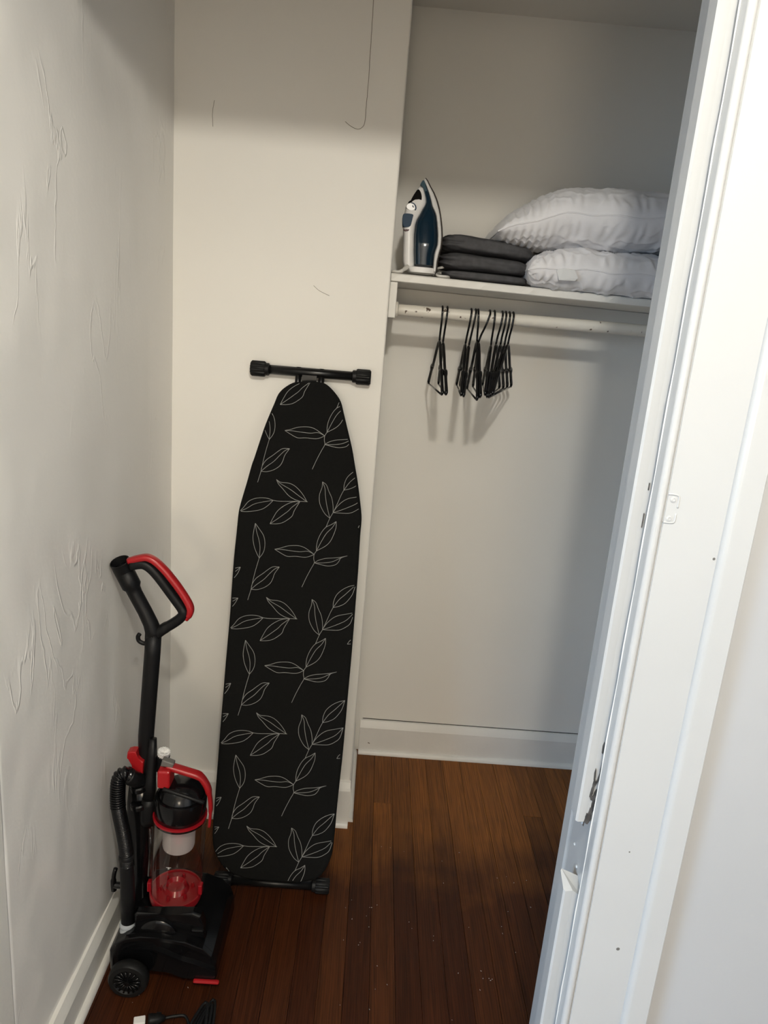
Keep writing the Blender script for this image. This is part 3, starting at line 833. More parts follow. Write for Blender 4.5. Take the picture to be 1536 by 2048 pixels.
# foot bars, end caps and folded legs
def foot(base, half):
    a = base - es * half; b = base + es * half
    tube('foot_bar', [a, (a + b) / 2, b], 0.0130, M['blackmetal'], board, n=20)
    for p, s in ((a, 1), (b, -1)):
        lathe('end_cap', [(0.0175, -0.016), (0.0215, -0.012), (0.0215, 0.022), (0.0195, 0.025)], p, es * s, M['rubber'], board, n=48, ribs=12, ribd=0.0022)
        lathe('cap_collar', [(0.0172, 0.022), (0.0172, 0.034), (0.0145, 0.036)], p, es * s, M['rubber'], board, n=24)


foot(Tp, 0.151); foot(Bp, 0.151)
for s in (-0.034, 0.030):
    tube('leg', smooth_path([Tp + es * s, Tp + es * s - et * 0.03, Tp + es * s - et * 0.5 + en * 0.004, Tp + es * s - et * 1.05 + en * 0.010], 4), 0.0085, M['blackmetal'], board, n=12)
for s in (-0.07, 0.07):
    tube('leg', smooth_path([Bp + es * s, Bp + es * s + et * 0.05, Bp + es * s + et * 0.6 + en * 0.002, Bp + es * s + et * 1.15 + en * 0.006], 4), 0.0085, M['blackmetal'], board, n=12)
box('leg_bracket', Tp.x - 0.022, Tp.x + 0.018, Tp.y - 0.016, Tp.y - 0.010, Tp.z - 0.034, Tp.z - 0.006, M['blackmetal'], board)

# ================================================================== UPRIGHT VACUUM CLEANER
vac = empty('vacuum_cleaner', 'black and red upright vacuum cleaner with clear bin beside the left wall', 'vacuum cleaner')
K = lambda u, v, o: (180 + u * 0.1953125, o + v * 0.1953125)


def c1(u, v, Y):
    return at(*K(u, v, 1080), Y)


def c2(u, v, Y):
    return at(*K(u, v, 1460), Y)


def c3v(u, v, Y):
    return at(*K(u, v, 1748), Y)


PTOP, PBOT = 1.585, 1.575                              # the stick leans back a little
tube('stick', [c1(650, 960, PTOP), c1(640, 1150, PTOP - 0.005), c1(575, 2000, 1.582), c2(575, 250, 1.582), c2(560, 700, 1.58)], 0.0188, M['black'], vac, n=20)
grip = tube('wand_grip', [c1(330, 280, PTOP + 0.01), c1(428, 470, PTOP + 0.008), c1(440, 497, PTOP + 0.008), c1(462, 545, PTOP + 0.008), c1(560, 725, PTOP + 0.004), c1(620, 850, PTOP), c1(648, 930, PTOP), c1(645, 1010, PTOP)],
            [0.0225, 0.0222, 0.0176, 0.0168, 0.0168, 0.0175, 0.0190, 0.0190], M['black'], vac, n=22)
A, Bq = c1(298, 212, PTOP + 0.000), c1(345, 305, PTOP + 0.009)
lathe('wand_opening', [(0.0195, -0.01), (0.0195, 0.012), (0.0212, 0.025), (0.0230, 0.025), (0.0228, 0.0), (0.0226, -0.01)], Bq, (A - Bq), M['black'], grip, n=28, cap=False)
lathe('wand_opening_inside', [(0.0001, 0.006), (0.0193, 0.006), (0.0193, 0.008)], Bq, (A - Bq), M['blackgloss'], grip, n=24)
loop = [(420, 262), (500, 248), (560, 250), (625, 290), (700, 370), (790, 490), (870, 600), (935, 690), (958, 745), (925, 800), (840, 860), (760, 905), (690, 955)]
tube('loop_handle', smooth_path([c1(u, v, PTOP) for u, v in loop], 4), [0.0106] * 30 + [0.0115] * 13 + [0.0125] * 6, M['black'], vac, n=14, section=(1.2, 1.0))
rg = [(395, 213), (470, 195), (560, 178), (620, 190), (690, 235), (780, 325), (880, 450), (960, 565), (1015, 660), (1030, 720), (1012, 775), (985, 808)]
tube('red_grip', smooth_path([c1(u, v, PTOP) for u, v in rg], 4), [0.0072] * 3 + [0.0078] * 38 + [0.0060] * 4, M['red'], vac, n=14, section=(1.5, 1.0))
tube('cord_hook', smooth_path([c1(585, 1060, PTOP), c1(540, 1055, PTOP), c1(500, 1030, PTOP), c1(492, 990, PTOP), c1(508, 962, PTOP)], 5), 0.0052, M['black'], vac, n=10)

# spine and hose
tube('spine', [c2(540, 430, 1.590), c2(535, 700, 1.590), c2(525, 950, 1.588), c2(515, 1300, 1.586), c2(505, 1800, 1.583), c2(500, 2050, 1.580)], [0.028, 0.034, 0.033, 0.030, 0.030, 0.031], M['blackgloss'], vac, n=20, section=(1.25, 0.95))
for v in (560, 740):
    a, b = c2(500, v, 1.545), c2(505, v + 30, 1.545)
    lathe('hose_clip', [(0.018, 0), (0.021, 0.003), (0.021, 0.012), (0.018, 0.015)], a, (b - a), M['blackgloss'], vac, n=24)
tube('hose_elbow', smooth_path([c2(520, 520, 1.56), c2(450, 500, 1.535), c2(390, 470, 1.525)], 5), 0.0190, M['black'], vac, n=18)
hp = smooth_path([c2(430, 492, 1.535), c2(370, 448, 1.522), c2(315, 470, 1.518), c2(290, 540, 1.515), c2(284, 640, 1.512), c2(286, 760, 1.508), c2(305, 880, 1.505), c2(335, 1020, 1.50), c2(362, 1170, 1.495), c2(378, 1300, 1.49), c2(383, 1390, 1.487)], 30)
# resample evenly and corrugate: wide rings at the bend, fine ones below
cum = [0.0]
for a, b in zip(hp[:-1], hp[1:]):
    cum.append(cum[-1] + (b - a).length)
tot = cum[-1]; path, rr = [], []
s_ = 0.0; ph = 0.0
N_ = 420; idx = 0
for i in range(N_ + 1):
    s_ = tot * i / N_
    while idx < len(cum) - 2 and cum[idx + 1] < s_:
        idx += 1
    t = (s_ - cum[idx]) / max(1e-9, cum[idx + 1] - cum[idx]); path.append(hp[idx].lerp(hp[idx + 1], t))
    pit = 0.0060 if s_ < 0.12 else 0.0040
    ph += (tot / N_) / pit * 2 * math.pi
    rr.append(0.0165 + (0.0020 if s_ < 0.12 else 0.0009) * math.cos(ph))
hose = tube('hose', path, rr, M['blackgloss'], vac, n=16)
sl = tube('hose_sleeve', [c2(372, 1285, 1.489), c2(378, 1400, 1.487), c2(386, 1700, 1.478), c2(395, 1960, 1.468)], [0.0170, 0.0162, 0.0172, 0.0178], M['black'], vac, n=20)
lathe('sleeve_ring', [(0.0155, 0), (0.0178, 0.002), (0.0178, 0.010), (0.0165, 0.012)], c2(374, 1320, 1.489), (c2(372, 1285, 1.489) - c2(378, 1400, 1.487)), M['black'], sl, n=24)
a, b = c3v(384, 500, 1.466), c3v(388, 700, 1.462)
lathe('hose_connector', [(0.0178, -0.004), (0.0190, 0.0), (0.0190, 0.006), (0.0172, 0.009), (0.0182, 0.014), (0.0190, 0.028), (0.0200, (b - a).length)], a, (b - a), M['connector'], vac, n=28)
hk = tube('cord_wrap_hook', smooth_path([c2(330, 1590, 1.52), c2(280, 1590, 1.52), c2(250, 1585, 1.52)], 3), 0.0085, M['blackgloss'], vac, n=12)
tube('hook_plate', smooth_path([c2(245, 1640, 1.52), c2(240, 1560, 1.52), c2(246, 1480, 1.52), c2(262, 1420, 1.52)], 4), [0.007] * 6 + [0.0055] * 7, M['blackgloss'], hk, n=10)

# crevice tool, brush, latch
ct = tube('crevice_tool', [c2(645, 90, 1.565), c2(640, 250, 1.56), c2(622, 500, 1.553), c2(608, 690, 1.548)], [0.0080, 0.0098, 0.0118, 0.0142], M['black'], vac, n=18, section=(1.25, 1.0))
tube('tool_holder', [c2(604, 700, 1.548), c2(600, 760, 1.547), c2(590, 900, 1.545), c2(586, 950, 1.545)], [0.0165, 0.0178, 0.0172, 0.0155], M['black'], vac, n=20)
a, b = c2(735, 330, 1.575), c2(752, 250, 1.572)
br = lathe('dusting_brush', [(0.015, -0.02), (0.0165, 0.0), (0.0165, (b - a).length * 0.9), (0.012, (b - a).length)], a, (b - a), M['black'], vac, n=28)
a2 = a + (b - a) * 0.85
lathe('bristles', [(0.0145, 0.0), (0.0158, 0.014), (0.0130, 0.0145), (0.003, 0.010)], a2, (b - a), M['whiteplastic'], br, n=48, ribs=16, ribd=0.0018)
lt = [(380, 235), (420, 224), (470, 226), (480, 292), (545, 332), (535, 472), (478, 472), (432, 436), (440, 360), (408, 306), (372, 296)]
f3 = [c2(u, v, 1.552) for u, v in lt]
bm = bmesh.new(); va = [bm.verts.new(p) for p in f3]; vb = [bm.verts.new(p + Vector((0, 0.024, 0))) for p in f3]
bm.faces.new(va); bm.faces.new(vb[::-1])
for i in range(len(va)):
    bm.faces.new((va[i], va[(i + 1) % len(va)], vb[(i + 1) % len(va)], vb[i]))
bmesh.ops.bevel(bm, geom=[e for e in bm.edges if all(v in va for v in e.verts)], offset=0.003, segments=2, affect='EDGES', profile=0.5)
from_bm('red_latch', bm, M['red'], vac)

# dust bin
YB = 1.545
bb, bt_ = c2(880, 1650, YB), c2(925, 855, YB); ax = (bt_ - bb); HB = ax.length; ax.normalize(); RB = 0.0645
binr = lathe('dust_bin', [(RB * 0.97, 0.004), (RB, HB * 0.3), (RB * 1.0, HB * 0.985)], bb, ax, M['clear'], vac, n=48, cap=False)
lathe('bin_floor', [(0.0001, 0.010), (0.020, 0.012), (0.026, 0.022), (0.033, 0.010), (RB * 0.93, 0.008), (RB * 0.95, 0.011), (RB * 1.005, 0.011), (RB * 1.03, 0.004), (RB * 1.0, -0.010), (RB * 0.8, -0.018), (0.0001, -0.02)], bb, ax, M['redclear'], vac, n=48, cap=False)
for k in range(6):
    t = k * math.pi / 3 + 0.3; e1 = Vector((1, 0, 0)) - ax * ax.x; e1.normalize(); e2 = ax.cross(e1)
    c = bb + ax * 0.009 + (e1 * math.cos(t) + e2 * math.sin(t)) * 0.041
    lathe('floor_rib', [(0.0055, 0), (0.004, 0.010), (0.0001, 0.012)], c, ax, M['redclear'], vac, n=8)
lathe('filter_cup', [(0.036, HB * 0.97), (0.0395, HB * 0.93), (0.0395, HB * 0.63), (0.038, HB * 0.605), (0.010, HB * 0.60)], bb, ax, M['frosted'], vac, n=40, cap=False)
lathe('filter_core', [(0.014, HB * 0.98), (0.014, HB * 0.66), (0.009, HB * 0.64)], bb, ax, M['pink'], vac, n=24)
lathe('red_ring', [(RB * 0.985, HB * 0.980), (RB * 1.015, HB * 0.985), (RB * 1.015, HB * 1.005), (RB * 0.90, HB * 1.010), (RB * 0.5, HB * 0.99), (RB * 0.9, HB * 0.980)], bb, ax, M['redclear'], vac, n=48, cap=False)
lathe('ring_seal', [(RB * 0.985, HB * 0.955), (RB * 0.985, HB * 0.98), (0.036, HB * 0.98), (0.036, HB * 0.955)], bb, ax, M['blackgloss'], vac, n=48, cap=False)
lathe('bin_lid', [(RB * 0.93, HB * 1.01), (RB * 0.96, HB * 1.02), (RB * 0.965, HB * 1.22), (RB * 0.94, HB * 1.245), (RB * 0.86, HB * 1.25), (RB * 0.84, HB * 1.24), (RB * 0.74, HB * 1.34), (RB * 0.45, HB * 1.40), (0.0001, HB * 1.41)], bb, ax, M['blackgloss'], vac, n=48)
# lid crest running from the stick to the front
cr = [c2(750, 605, YB - 0.035), c2(900, 655, YB - 0.04), c2(1050, 705, YB - 0.04), c2(1165, 745, YB - 0.035)]
tube('lid_crest', smooth_path(cr, 5), 0.0048, M['black'], vac, n=10)
lat = [c2(618, 1005, YB - 0.02), c2(628, 1240, YB - 0.02), c2(612, 1480, YB - 0.02)]
tube('bin_rail', lat, 0.0045, M['clear'], vac, n=8, section=(1.6, 1.0))
for u, v in ((612, 1590), (1132, 1620)):
    p = c2(u, v, YB - 0.012)
    box('bin_latch', p.x - 0.005, p.x + 0.005, p.y - 0.008, p.y + 0.008, p.z - 0.014, p.z + 0.014, M['redclear'], vac, bevel=0.002)
# carrying handle over the lid
hd = tube('bin_handle', smooth_path([c2(790, 360, YB - 0.005), c2(860, 385, YB - 0.005), c2(1000, 428, YB - 0.005), c2(1120, 470, YB - 0.005), c2(1180, 540, YB - 0.005), c2(1218, 630, YB - 0.005), c2(1236, 760, YB - 0.005), c2(1232, 880, YB - 0.005), c2(1222, 985, YB - 0.005)], 4),
          [0.0075] * 13 + [0.0068] * 8 + [0.0050] * 6 + [0.0036] * 6, M['red'], vac, n=14, section=(1.7, 1.0))
p0, p1 = c2(700, 395, YB - 0.02), c2(828, 580, YB - 0.02)
box('handle_block', p0.x, p1.x, YB - 0.032, YB + 0.015, p1.z, p0.z, M['red'], hd, bevel=0.005, seg=3)
bt2 = [c2(722, 370, YB - 0.016), c2(740, 300, YB - 0.016), c2(860, 345, YB - 0.016), c2(850, 385, YB - 0.016)]
bm = bmesh.new(); va = [bm.verts.new(p + Vector((0, -0.002, 0))) for p in bt2]; vb = [bm.verts.new(p + Vector((0, 0.016, 0))) for p in bt2]
bm.faces.new(va); bm.faces.new(vb[::-1])
for i in range(4):
    bm.faces.new((va[i], va[(i + 1) % 4], vb[(i + 1) % 4], vb[i]))
bmesh.ops.bevel(bm, geom=list(bm.edges), offset=0.0025, segments=2, affect='EDGES', profile=0.5)
from_bm('release_button', bm, M['greyplastic'], hd)
pm = c2(805, 1410, YB - RB * 0.99)                    # little level mark on the bin
tube('level_mark', [pm + Vector((-0.006, 0, 0)), pm, pm + Vector((0.006, 0, 0))], 0.0006, M['whiteplastic'], binr, n=5)
tube('level_mark', [pm + Vector((0.0018 * math.cos(t), 0, -0.003 + 0.0018 * math.sin(t))) for t in [i * math.pi / 4 for i in range(8)]], 0.0005, M['whiteplastic'], binr, n=5, closed=True)

# floor head
fp = [(-0.545, 0.030), (-0.546, 0.088), (-0.532, 0.116), (-0.505, 0.134), (-0.470, 0.143), (-0.420, 0.143), (-0.360, 0.136), (-0.318, 0.120), (-0.296, 0.098), (-0.286, 0.070), (-0.284, 0.030), (-0.290, 0.014),
      (-0.330, 0.016), (-0.365, 0.030), (-0.400, 0.036), (-0.430, 0.046), (-0.470, 0.040), (-0.510, 0.030)]
head = extrude_profile('floor_head', fp, 'y', 1.428, 1.655, M['blackgloss'], vac, bevel=0.008, seg=3, smooth=False)
extrude_profile('bumper_strip', [(-0.530, 0.1185), (-0.505, 0.1365), (-0.470, 0.1455), (-0.420, 0.1455), (-0.360, 0.1385), (-0.318, 0.1225), (-0.296, 0.100), (-0.300, 0.094), (-0.322, 0.114), (-0.362, 0.130), (-0.420, 0.137), (-0.470, 0.137), (-0.505, 0.128), (-0.526, 0.112)],
                'y', 1.420, 1.436, M['blackgloss'], head, bevel=0.002)
extrude_profile('lower_lip', [(-0.500, 0.104), (-0.470, 0.113), (-0.440, 0.112), (-0.405, 0.098), (-0.370, 0.083), (-0.330, 0.072), (-0.288, 0.058), (-0.288, 0.053), (-0.332, 0.066), (-0.372, 0.077), (-0.405, 0.091), (-0.440, 0.106), (-0.470, 0.107), (-0.500, 0.099)],
                'y', 1.4215, 1.432, M['blackgloss'], head)
extrude_profile('motor_housing', [(-0.492, 0.125), (-0.492, 0.182), (-0.485, 0.189), (-0.430, 0.187), (-0.380, 0.192), (-0.350, 0.198), (-0.330, 0.190), (-0.322, 0.160), (-0.318, 0.125)],
                'y', 1.447, 1.474, M['blackgloss'], vac, bevel=0.007, seg=3)
box('bin_cradle', -0.490, -0.320, 1.470, 1.635, 0.10, 0.122, M['blackgloss'], vac, bevel=0.004)
lathe('motor_cover', [(0.040, 0.0), (0.046, 0.004), (0.046, 0.018), (0.042, 0.022)], (-0.432, 1.437, 0.130), (0, 1, 0), M['blackgloss'], vac, n=40)
box('foot_pedal', -0.340, -0.276, 1.418, 1.430, 0.018, 0.025, M['red'], vac, bevel=0.004, seg=2)
box('cover_clip', -0.350, -0.322, 1.440, 1.452, 0.150, 0.156, M['black'], vac, bevel=0.002)
for (yw, d) in ((1.392, 1), (1.690, -1)):
    wh = lathe('wheel', [(0.030, 0.004), (0.034, 0.0), (0.044, 0.001), (0.0475, 0.006), (0.0475, 0.022), (0.044, 0.027)], (-0.487, yw - 0.010 * d, 0.0477), (0, d, 0), M['rubber'], vac, n=48)
    lathe('hub', [(0.003, -0.004), (0.006, -0.003), (0.0075, 0.004), (0.0085, 0.006)], (-0.487, yw - 0.010 * d, 0.0477), (0, d, 0), M['blackgloss'], wh, n=20)
    for k in range(16):
        t = 2 * math.pi * k / 16
        a = Vector((-0.487 + 0.009 * math.cos(t), yw - 0.0085 * d, 0.0477 + 0.009 * math.sin(t))); b = Vector((-0.487 + 0.031 * math.cos(t + 0.12), yw - 0.0085 * d, 0.0477 + 0.031 * math.sin(t + 0.12)))
        tube('spoke', [a, (a + b) / 2, b], [0.0010, 0.0019, 0.0026], M['blackgloss'], wh, n=6)
for yw in (1.455, 1.62):
    lathe('front_roller', [(0.012, 0), (0.0135, 0.002), (0.0135, 0.018), (0.012, 0.020)], (-0.395, yw, 0.0138), (0, 1, 0), M['rubber'], vac, n=20)
# power cord, coiled on the boards, with its plug
rcord = random.Random(2)
cv = []
for k in range(9):
    y1 = 1.372 - 0.010 * (k % 3) - rcord.uniform(0, 0.012); y0 = 1.12 + rcord.uniform(-0.02, 0.02); xa, xb = -0.325 + 0.006 * (k % 4), -0.262 - 0.006 * ((k + 2) % 4); z = 0.0045 + 0.0048 * k
    for (x, y) in ((xa, y0), (xa + 0.004, (y0 + y1) / 2), ((xa + xb) / 2 + 0.010, y1), (xb, (y0 + y1) / 2 + 0.02), (xb, y0)):
        cv.append(Vector((x + rcord.uniform(-0.003, 0.003), y, z + rcord.uniform(0, 0.002))))
cord = tube('power_cord', smooth_path(cv, 6), 0.0036, M['rubber'], vac, n=8)
q0 = atz(330, 2036, 0.012)
tube('cord_tail', smooth_path([q0, atz(352, 2032, 0.012), atz(372, 2034, 0.010), Vector((-0.318, 1.30, 0.006)), Vector((-0.322, 1.22, 0.005))], 5), 0.0034, M['rubber'], cord, n=8)
pl0, pl1 = atz(296, 2041, 0.013), q0
plug = tube('plug', [pl0, pl0.lerp(pl1, 0.15), pl0.lerp(pl1, 0.6), pl1], [0.011, 0.012, 0.010, 0.005], M['rubber'], cord, n=12, section=(1.0, 1.0))
pw = atz(279, 2046, 0.012)
bm = bmesh.new(); bm_box(bm, -0.013, 0.013, -0.010, 0.010, -0.010, 0.010, 0.002)
o = from_bm('plug_sleeve', bm, M['whiteplastic'], cord); o.location = pw; o.rotation_euler = (0, 0, 0.25)
box('fuse_nub', pl0.lerp(pl1, 0.55).x - 0.006, pl0.lerp(pl1, 0.55).x + 0.006, pl0.y + 0.006, pl0.y + 0.020, 0.006, 0.018, M['rubber'], cord, bevel=0.002)

# ================================================================== STEAM IRON
iron = empty('steam_iron', 'white and dark blue steam iron standing on its heel on the shelf', 'iron')
YI, YF = 2.160, 2.112
def ci(u, v, Y=2.12):
    return at(780 + u * 0.10749, 340 + v * 0.10749, Y)


def interp(tbl, v):
    if v <= tbl[0][0]:
        return tbl[0][1]
    for (a, x), (b, y) in zip(tbl[:-1], tbl[1:]):
        if v <= b:
            return x + (y - x) * (v - a) / (b - a)
    return tbl[-1][1]


R_SOLE = [(95, 690), (150, 722), (270, 772), (400, 842), (560, 902), (720, 942), (900, 967), (1080, 982), (1250, 986), (1450, 966), (1560, 932), (1700, 897), (1820, 882), (1955, 865)]
L_SKIRT = [(100, 652), (160, 640), (250, 680), (400, 730), (560, 770), (680, 790), (740, 828), (830, 860), (1000, 880), (1200, 890), (1380, 885), (1450, 860), (1560, 822), (1700, 808), (1840, 800), (1945, 798)]
L_TANK = [(160, 615), (200, 590), (250, 572), (300, 615), (400, 648), (500, 668), (580, 672), (640, 650), (720, 600), (800, 560), (900, 500), (1000, 465), (1200, 441), (1500, 438), (1790, 445)]
L_HAND = [(262, 560), (340, 505), (430, 452), (520, 402), (590, 338), (660, 297), (720, 288), (800, 268), (1060, 245), (1200, 252), (1500, 244), (1700, 240), (1800, 262), (1860, 320), (1895, 352)]
def wid(v):                                              # half width: pointed nose, broad heel
    t = max(0.0, min(1.0, (v - 95) / 1300.0)); return 0.004 + 0.045 * t ** 0.62


def iron_loft(name, left, right, v0, v1, m, wf, n=30, p=3.0, ext=0.0):
    rg = []
    for i in range(n + 1):
        v = v0 + (v1 - v0) * i / n
        a = ci(interp(left, v), v); b = ci(interp(right, v) + ext, v)
        w = wf(v); c = (a + b) / 2; c.y = YI
        f = 1.0
        if i == 0 or i == n:
            f = 0.55
        rg.append((c, max(0.0008, (b.x - a.x) / 2 * f), w * f))
    return loft(name, rg, m, iron, p=p)


SOLE_L = [(v, u - 20) for v, u in R_SOLE]
iron_loft('soleplate', SOLE_L, R_SOLE, 96, 1930, M['sole'], lambda v: wid(v) * 1.0, p=5.0)
iron_loft('skirt', L_SKIRT, [(v, u - 18) for v, u in R_SOLE], 104, 1950, M['ironskirt'], lambda v: wid(v) * 0.97, p=5.0)
iron_loft('water_tank', L_TANK, L_SKIRT, 165, 1800, M['tank'], lambda v: wid(v) * 0.88, p=3.6, ext=16, n=44)
iron_loft('handle', L_HAND, L_TANK, 266, 1890, M['whiteplastic'], lambda v: min(wid(v) * 0.80, 0.032), p=3.6, ext=22, n=44)
iron_loft('heel', [(1790, 300), (1895, 350), (1905, 352)], [(1790, 850), (1930, 850)], 1785, 1935, M['whiteplastic'], lambda v: 0.046, p=5.0, n=6)
# steam panel, dial, button, mark on the side of the handle
def patch(name, pts, m, d, th=0.004, sub=3):
    ps = smooth_path([ci(u, v) for u, v in pts], sub, closed=True)
    bm = bmesh.new()
    va = [bm.verts.new((p.x, d, p.z)) for p in ps]; vb = [bm.verts.new((p.x, d + th, p.z)) for p in ps]
    bm.faces.new(va); bm.faces.new(vb[::-1])
    for i in range(len(va)):
        bm.faces.new((va[i], va[(i + 1) % len(va)], vb[(i + 1) % len(va)], vb[i]))
    bmesh.ops.bevel(bm, geom=[e for e in bm.edges if all(x in va for x in e.verts)], offset=0.0012, segments=2, affect='EDGES', profile=0.5)
    return from_bm(name, bm, m, iron)


def side(v):
    return YI - min(wid(v) * 0.80, 0.032)


patch('spray_panel', [(530, 335), (575, 380), (597, 470), (590, 560), (565, 640), (540, 668), (500, 640), (440, 585), (392, 555), (430, 470), (480, 390)], M['mattblack'], side(480) - 0.0012, th=0.03)
patch('spray_lever', [(345, 575), (400, 545), (420, 570), (360, 595)], M['mattblack'], side(560) - 0.001, th=0.03)
patch('steam_dial', [(400, 590), (455, 605), (490, 650), (497, 700), (480, 742), (440, 720), (400, 660)], M['bluebutton'], side(650) - 0.0022, th=0.02)
patch('dial_face', [(395, 602), (440, 620), (470, 660), (472, 712), (430, 740), (340, 720), (305, 670), (330, 615)], M['whiteplastic'], side(650) - 0.0030, th=0.02)
patch('dial_print', [(415, 640), (435, 648), (450, 690), (425, 680)], M['bluebutton'], side(650) - 0.0034, th=0.002)
patch('steam_button', [(248, 815), (340, 803), (432, 822), (425, 880), (405, 960), (380, 1035), (320, 1058), (250, 1045), (235, 940)], M['bluebutton'], side(900) - 0.0040, th=0.05)
patch('brand_mark', [(258, 1098), (310, 1102), (360, 1098), (345, 1125), (300, 1135), (265, 1122)], M['maroon'], side(1100) - 0.0010, th=0.02)
p = ci(592, 230); lathe('spray_nozzle', [(0.0022, 0.004), (0.0024, 0), (0.0012, -0.001)], (p.x, YI - wid(230) * 0.88 + 0.001, p.z), (0, 1, 0), M['whiteplastic'], iron, n=12)
patch('teal_nose', [(630, 160), (655, 200), (690, 330), (720, 440), (690, 450), (640, 330), (600, 262), (572, 250), (595, 195)], M['tankteal'], YI - wid(330) * 0.88 - 0.0012, th=0.012)
gd = tube('cord_guard', smooth_path([ci(330, 1800, 2.125), ci(260, 1850, 2.112), ci(205, 1885, 2.100)], 4), [0.0062] * 4 + [0.0050] * 5, M['cordwhite'], iron, n=12)
cz = shelf_z(0.05) + 0.0045
def shz(u, v, Y, dz=0.0045):
    p = ci(u, v, Y); p.z = shelf_z(p.x) + dz; return p


pc = [ci(205, 1885, 2.100), shz(150, 1900, 2.100), shz(60, 1890, 2.105), shz(30, 1850, 2.13), shz(70, 1800, 2.18), shz(180, 1790, 2.22), shz(420, 1790, 2.26), shz(700, 1800, 2.25), shz(900, 1850, 2.22), shz(1060, 1880, 2.17), shz(1110, 1900, 2.13), shz(1050, 1940, 2.105), shz(900, 1940, 2.108, 0.005),
      shz(880, 1900, 2.14, 0.012), shz(960, 1880, 2.16, 0.016), shz(1040, 1880, 2.15, 0.018), shz(1020, 1880, 2.19, 0.022), shz(900, 1850, 2.21, 0.024), shz(890, 1850, 2.17, 0.028), shz(980, 1850, 2.16, 0.032), shz(1000, 1850, 2.19, 0.036), shz(910, 1840, 2.21, 0.038)]
tube('power_cord', smooth_path(pc, 6), 0.0036, M['cordwhite'], iron, n=8)

# ================================================================== FOLDED SHEET, PILLOWS
sheet = empty('folded_sheet', 'charcoal grey folded bed sheet between the iron and the pillows', 'bedding')


def soft_slab(name, x0, x1, y0, y1, zlo, zhi, m, parent, seed, nx=60, ny_=24, nz_=8, p=6.0, amp=0.004):
    """rounded fabric fold: zlo/zhi are functions of x"""
    bm = bmesh.new(); bmesh.ops.create_cube(bm, size=2.0)
    bmesh.ops.subdivide_edges(bm, edges=bm.edges[:], cuts=23, use_grid_fill=True)
    for v in bm.verts:
        a, b, c = v.co
        L = (abs(a) ** p + abs(b) ** p + abs(c) ** p) ** (1 / p); s = max(abs(a), abs(b), abs(c)) / L
        a, b, c = a * s, b * s, c * s
        x = (x0 + x1) / 2 + a * (x1 - x0) / 2; y = (y0 + y1) / 2 + b * (y1 - y0) / 2
        lo, hi = zlo(x), zhi(x); z = (lo + hi) / 2 + c * (hi - lo) / 2
        P = Vector((x, y, z))
        w = amp * fbm((x * 0.7, y * 1.3, z * 3.0), 22.0, seed, 3)
        w += amp * 1.6 * max(0.0, -a - 0.35) * math.sin(z * 420 + x * 60 + seed * 5 + 3 * noise.noise(P * 30))
        w = min(w, amp)
        nrm = Vector((a, b, c * 0.3))
        if b > -0.3 and abs(c) > 0.8:
            w *= 0.25
        v.co = P + nrm.normalized() * w
    return from_bm(name, bm, m, parent, smooth=True)


def zt_top(x):
    return 1.868 - 0.10 * max(0, x - 0.19) - 0.35 * max(0.0, 0.155 - x)


z1f = lambda x: shelf_z(x) + 0.0015
z2f = lambda x: shelf_z(x) + 0.026 - 0.01 * max(0, 0.2 - x)
z3f = lambda x: shelf_z(x) + 0.074 - 0.04 * max(0, x - 0.2)
soft_slab('folded_layer', 0.150, 0.395, 2.094, 2.42, z1f, z2f, M['sheet'], sheet, 1.3, p=5, amp=0.003)
soft_slab('folded_layer', 0.140, 0.400, 2.086, 2.42, lambda x: z2f(x) - 0.001, z3f, M['sheet'], sheet, 4.1, p=4, amp=0.0045)
soft_slab('folded_layer', 0.138, 0.405, 2.090, 2.43, lambda x: z3f(x) - 0.001, zt_top, M['sheet'], sheet, 7.7, p=4, amp=0.0045)


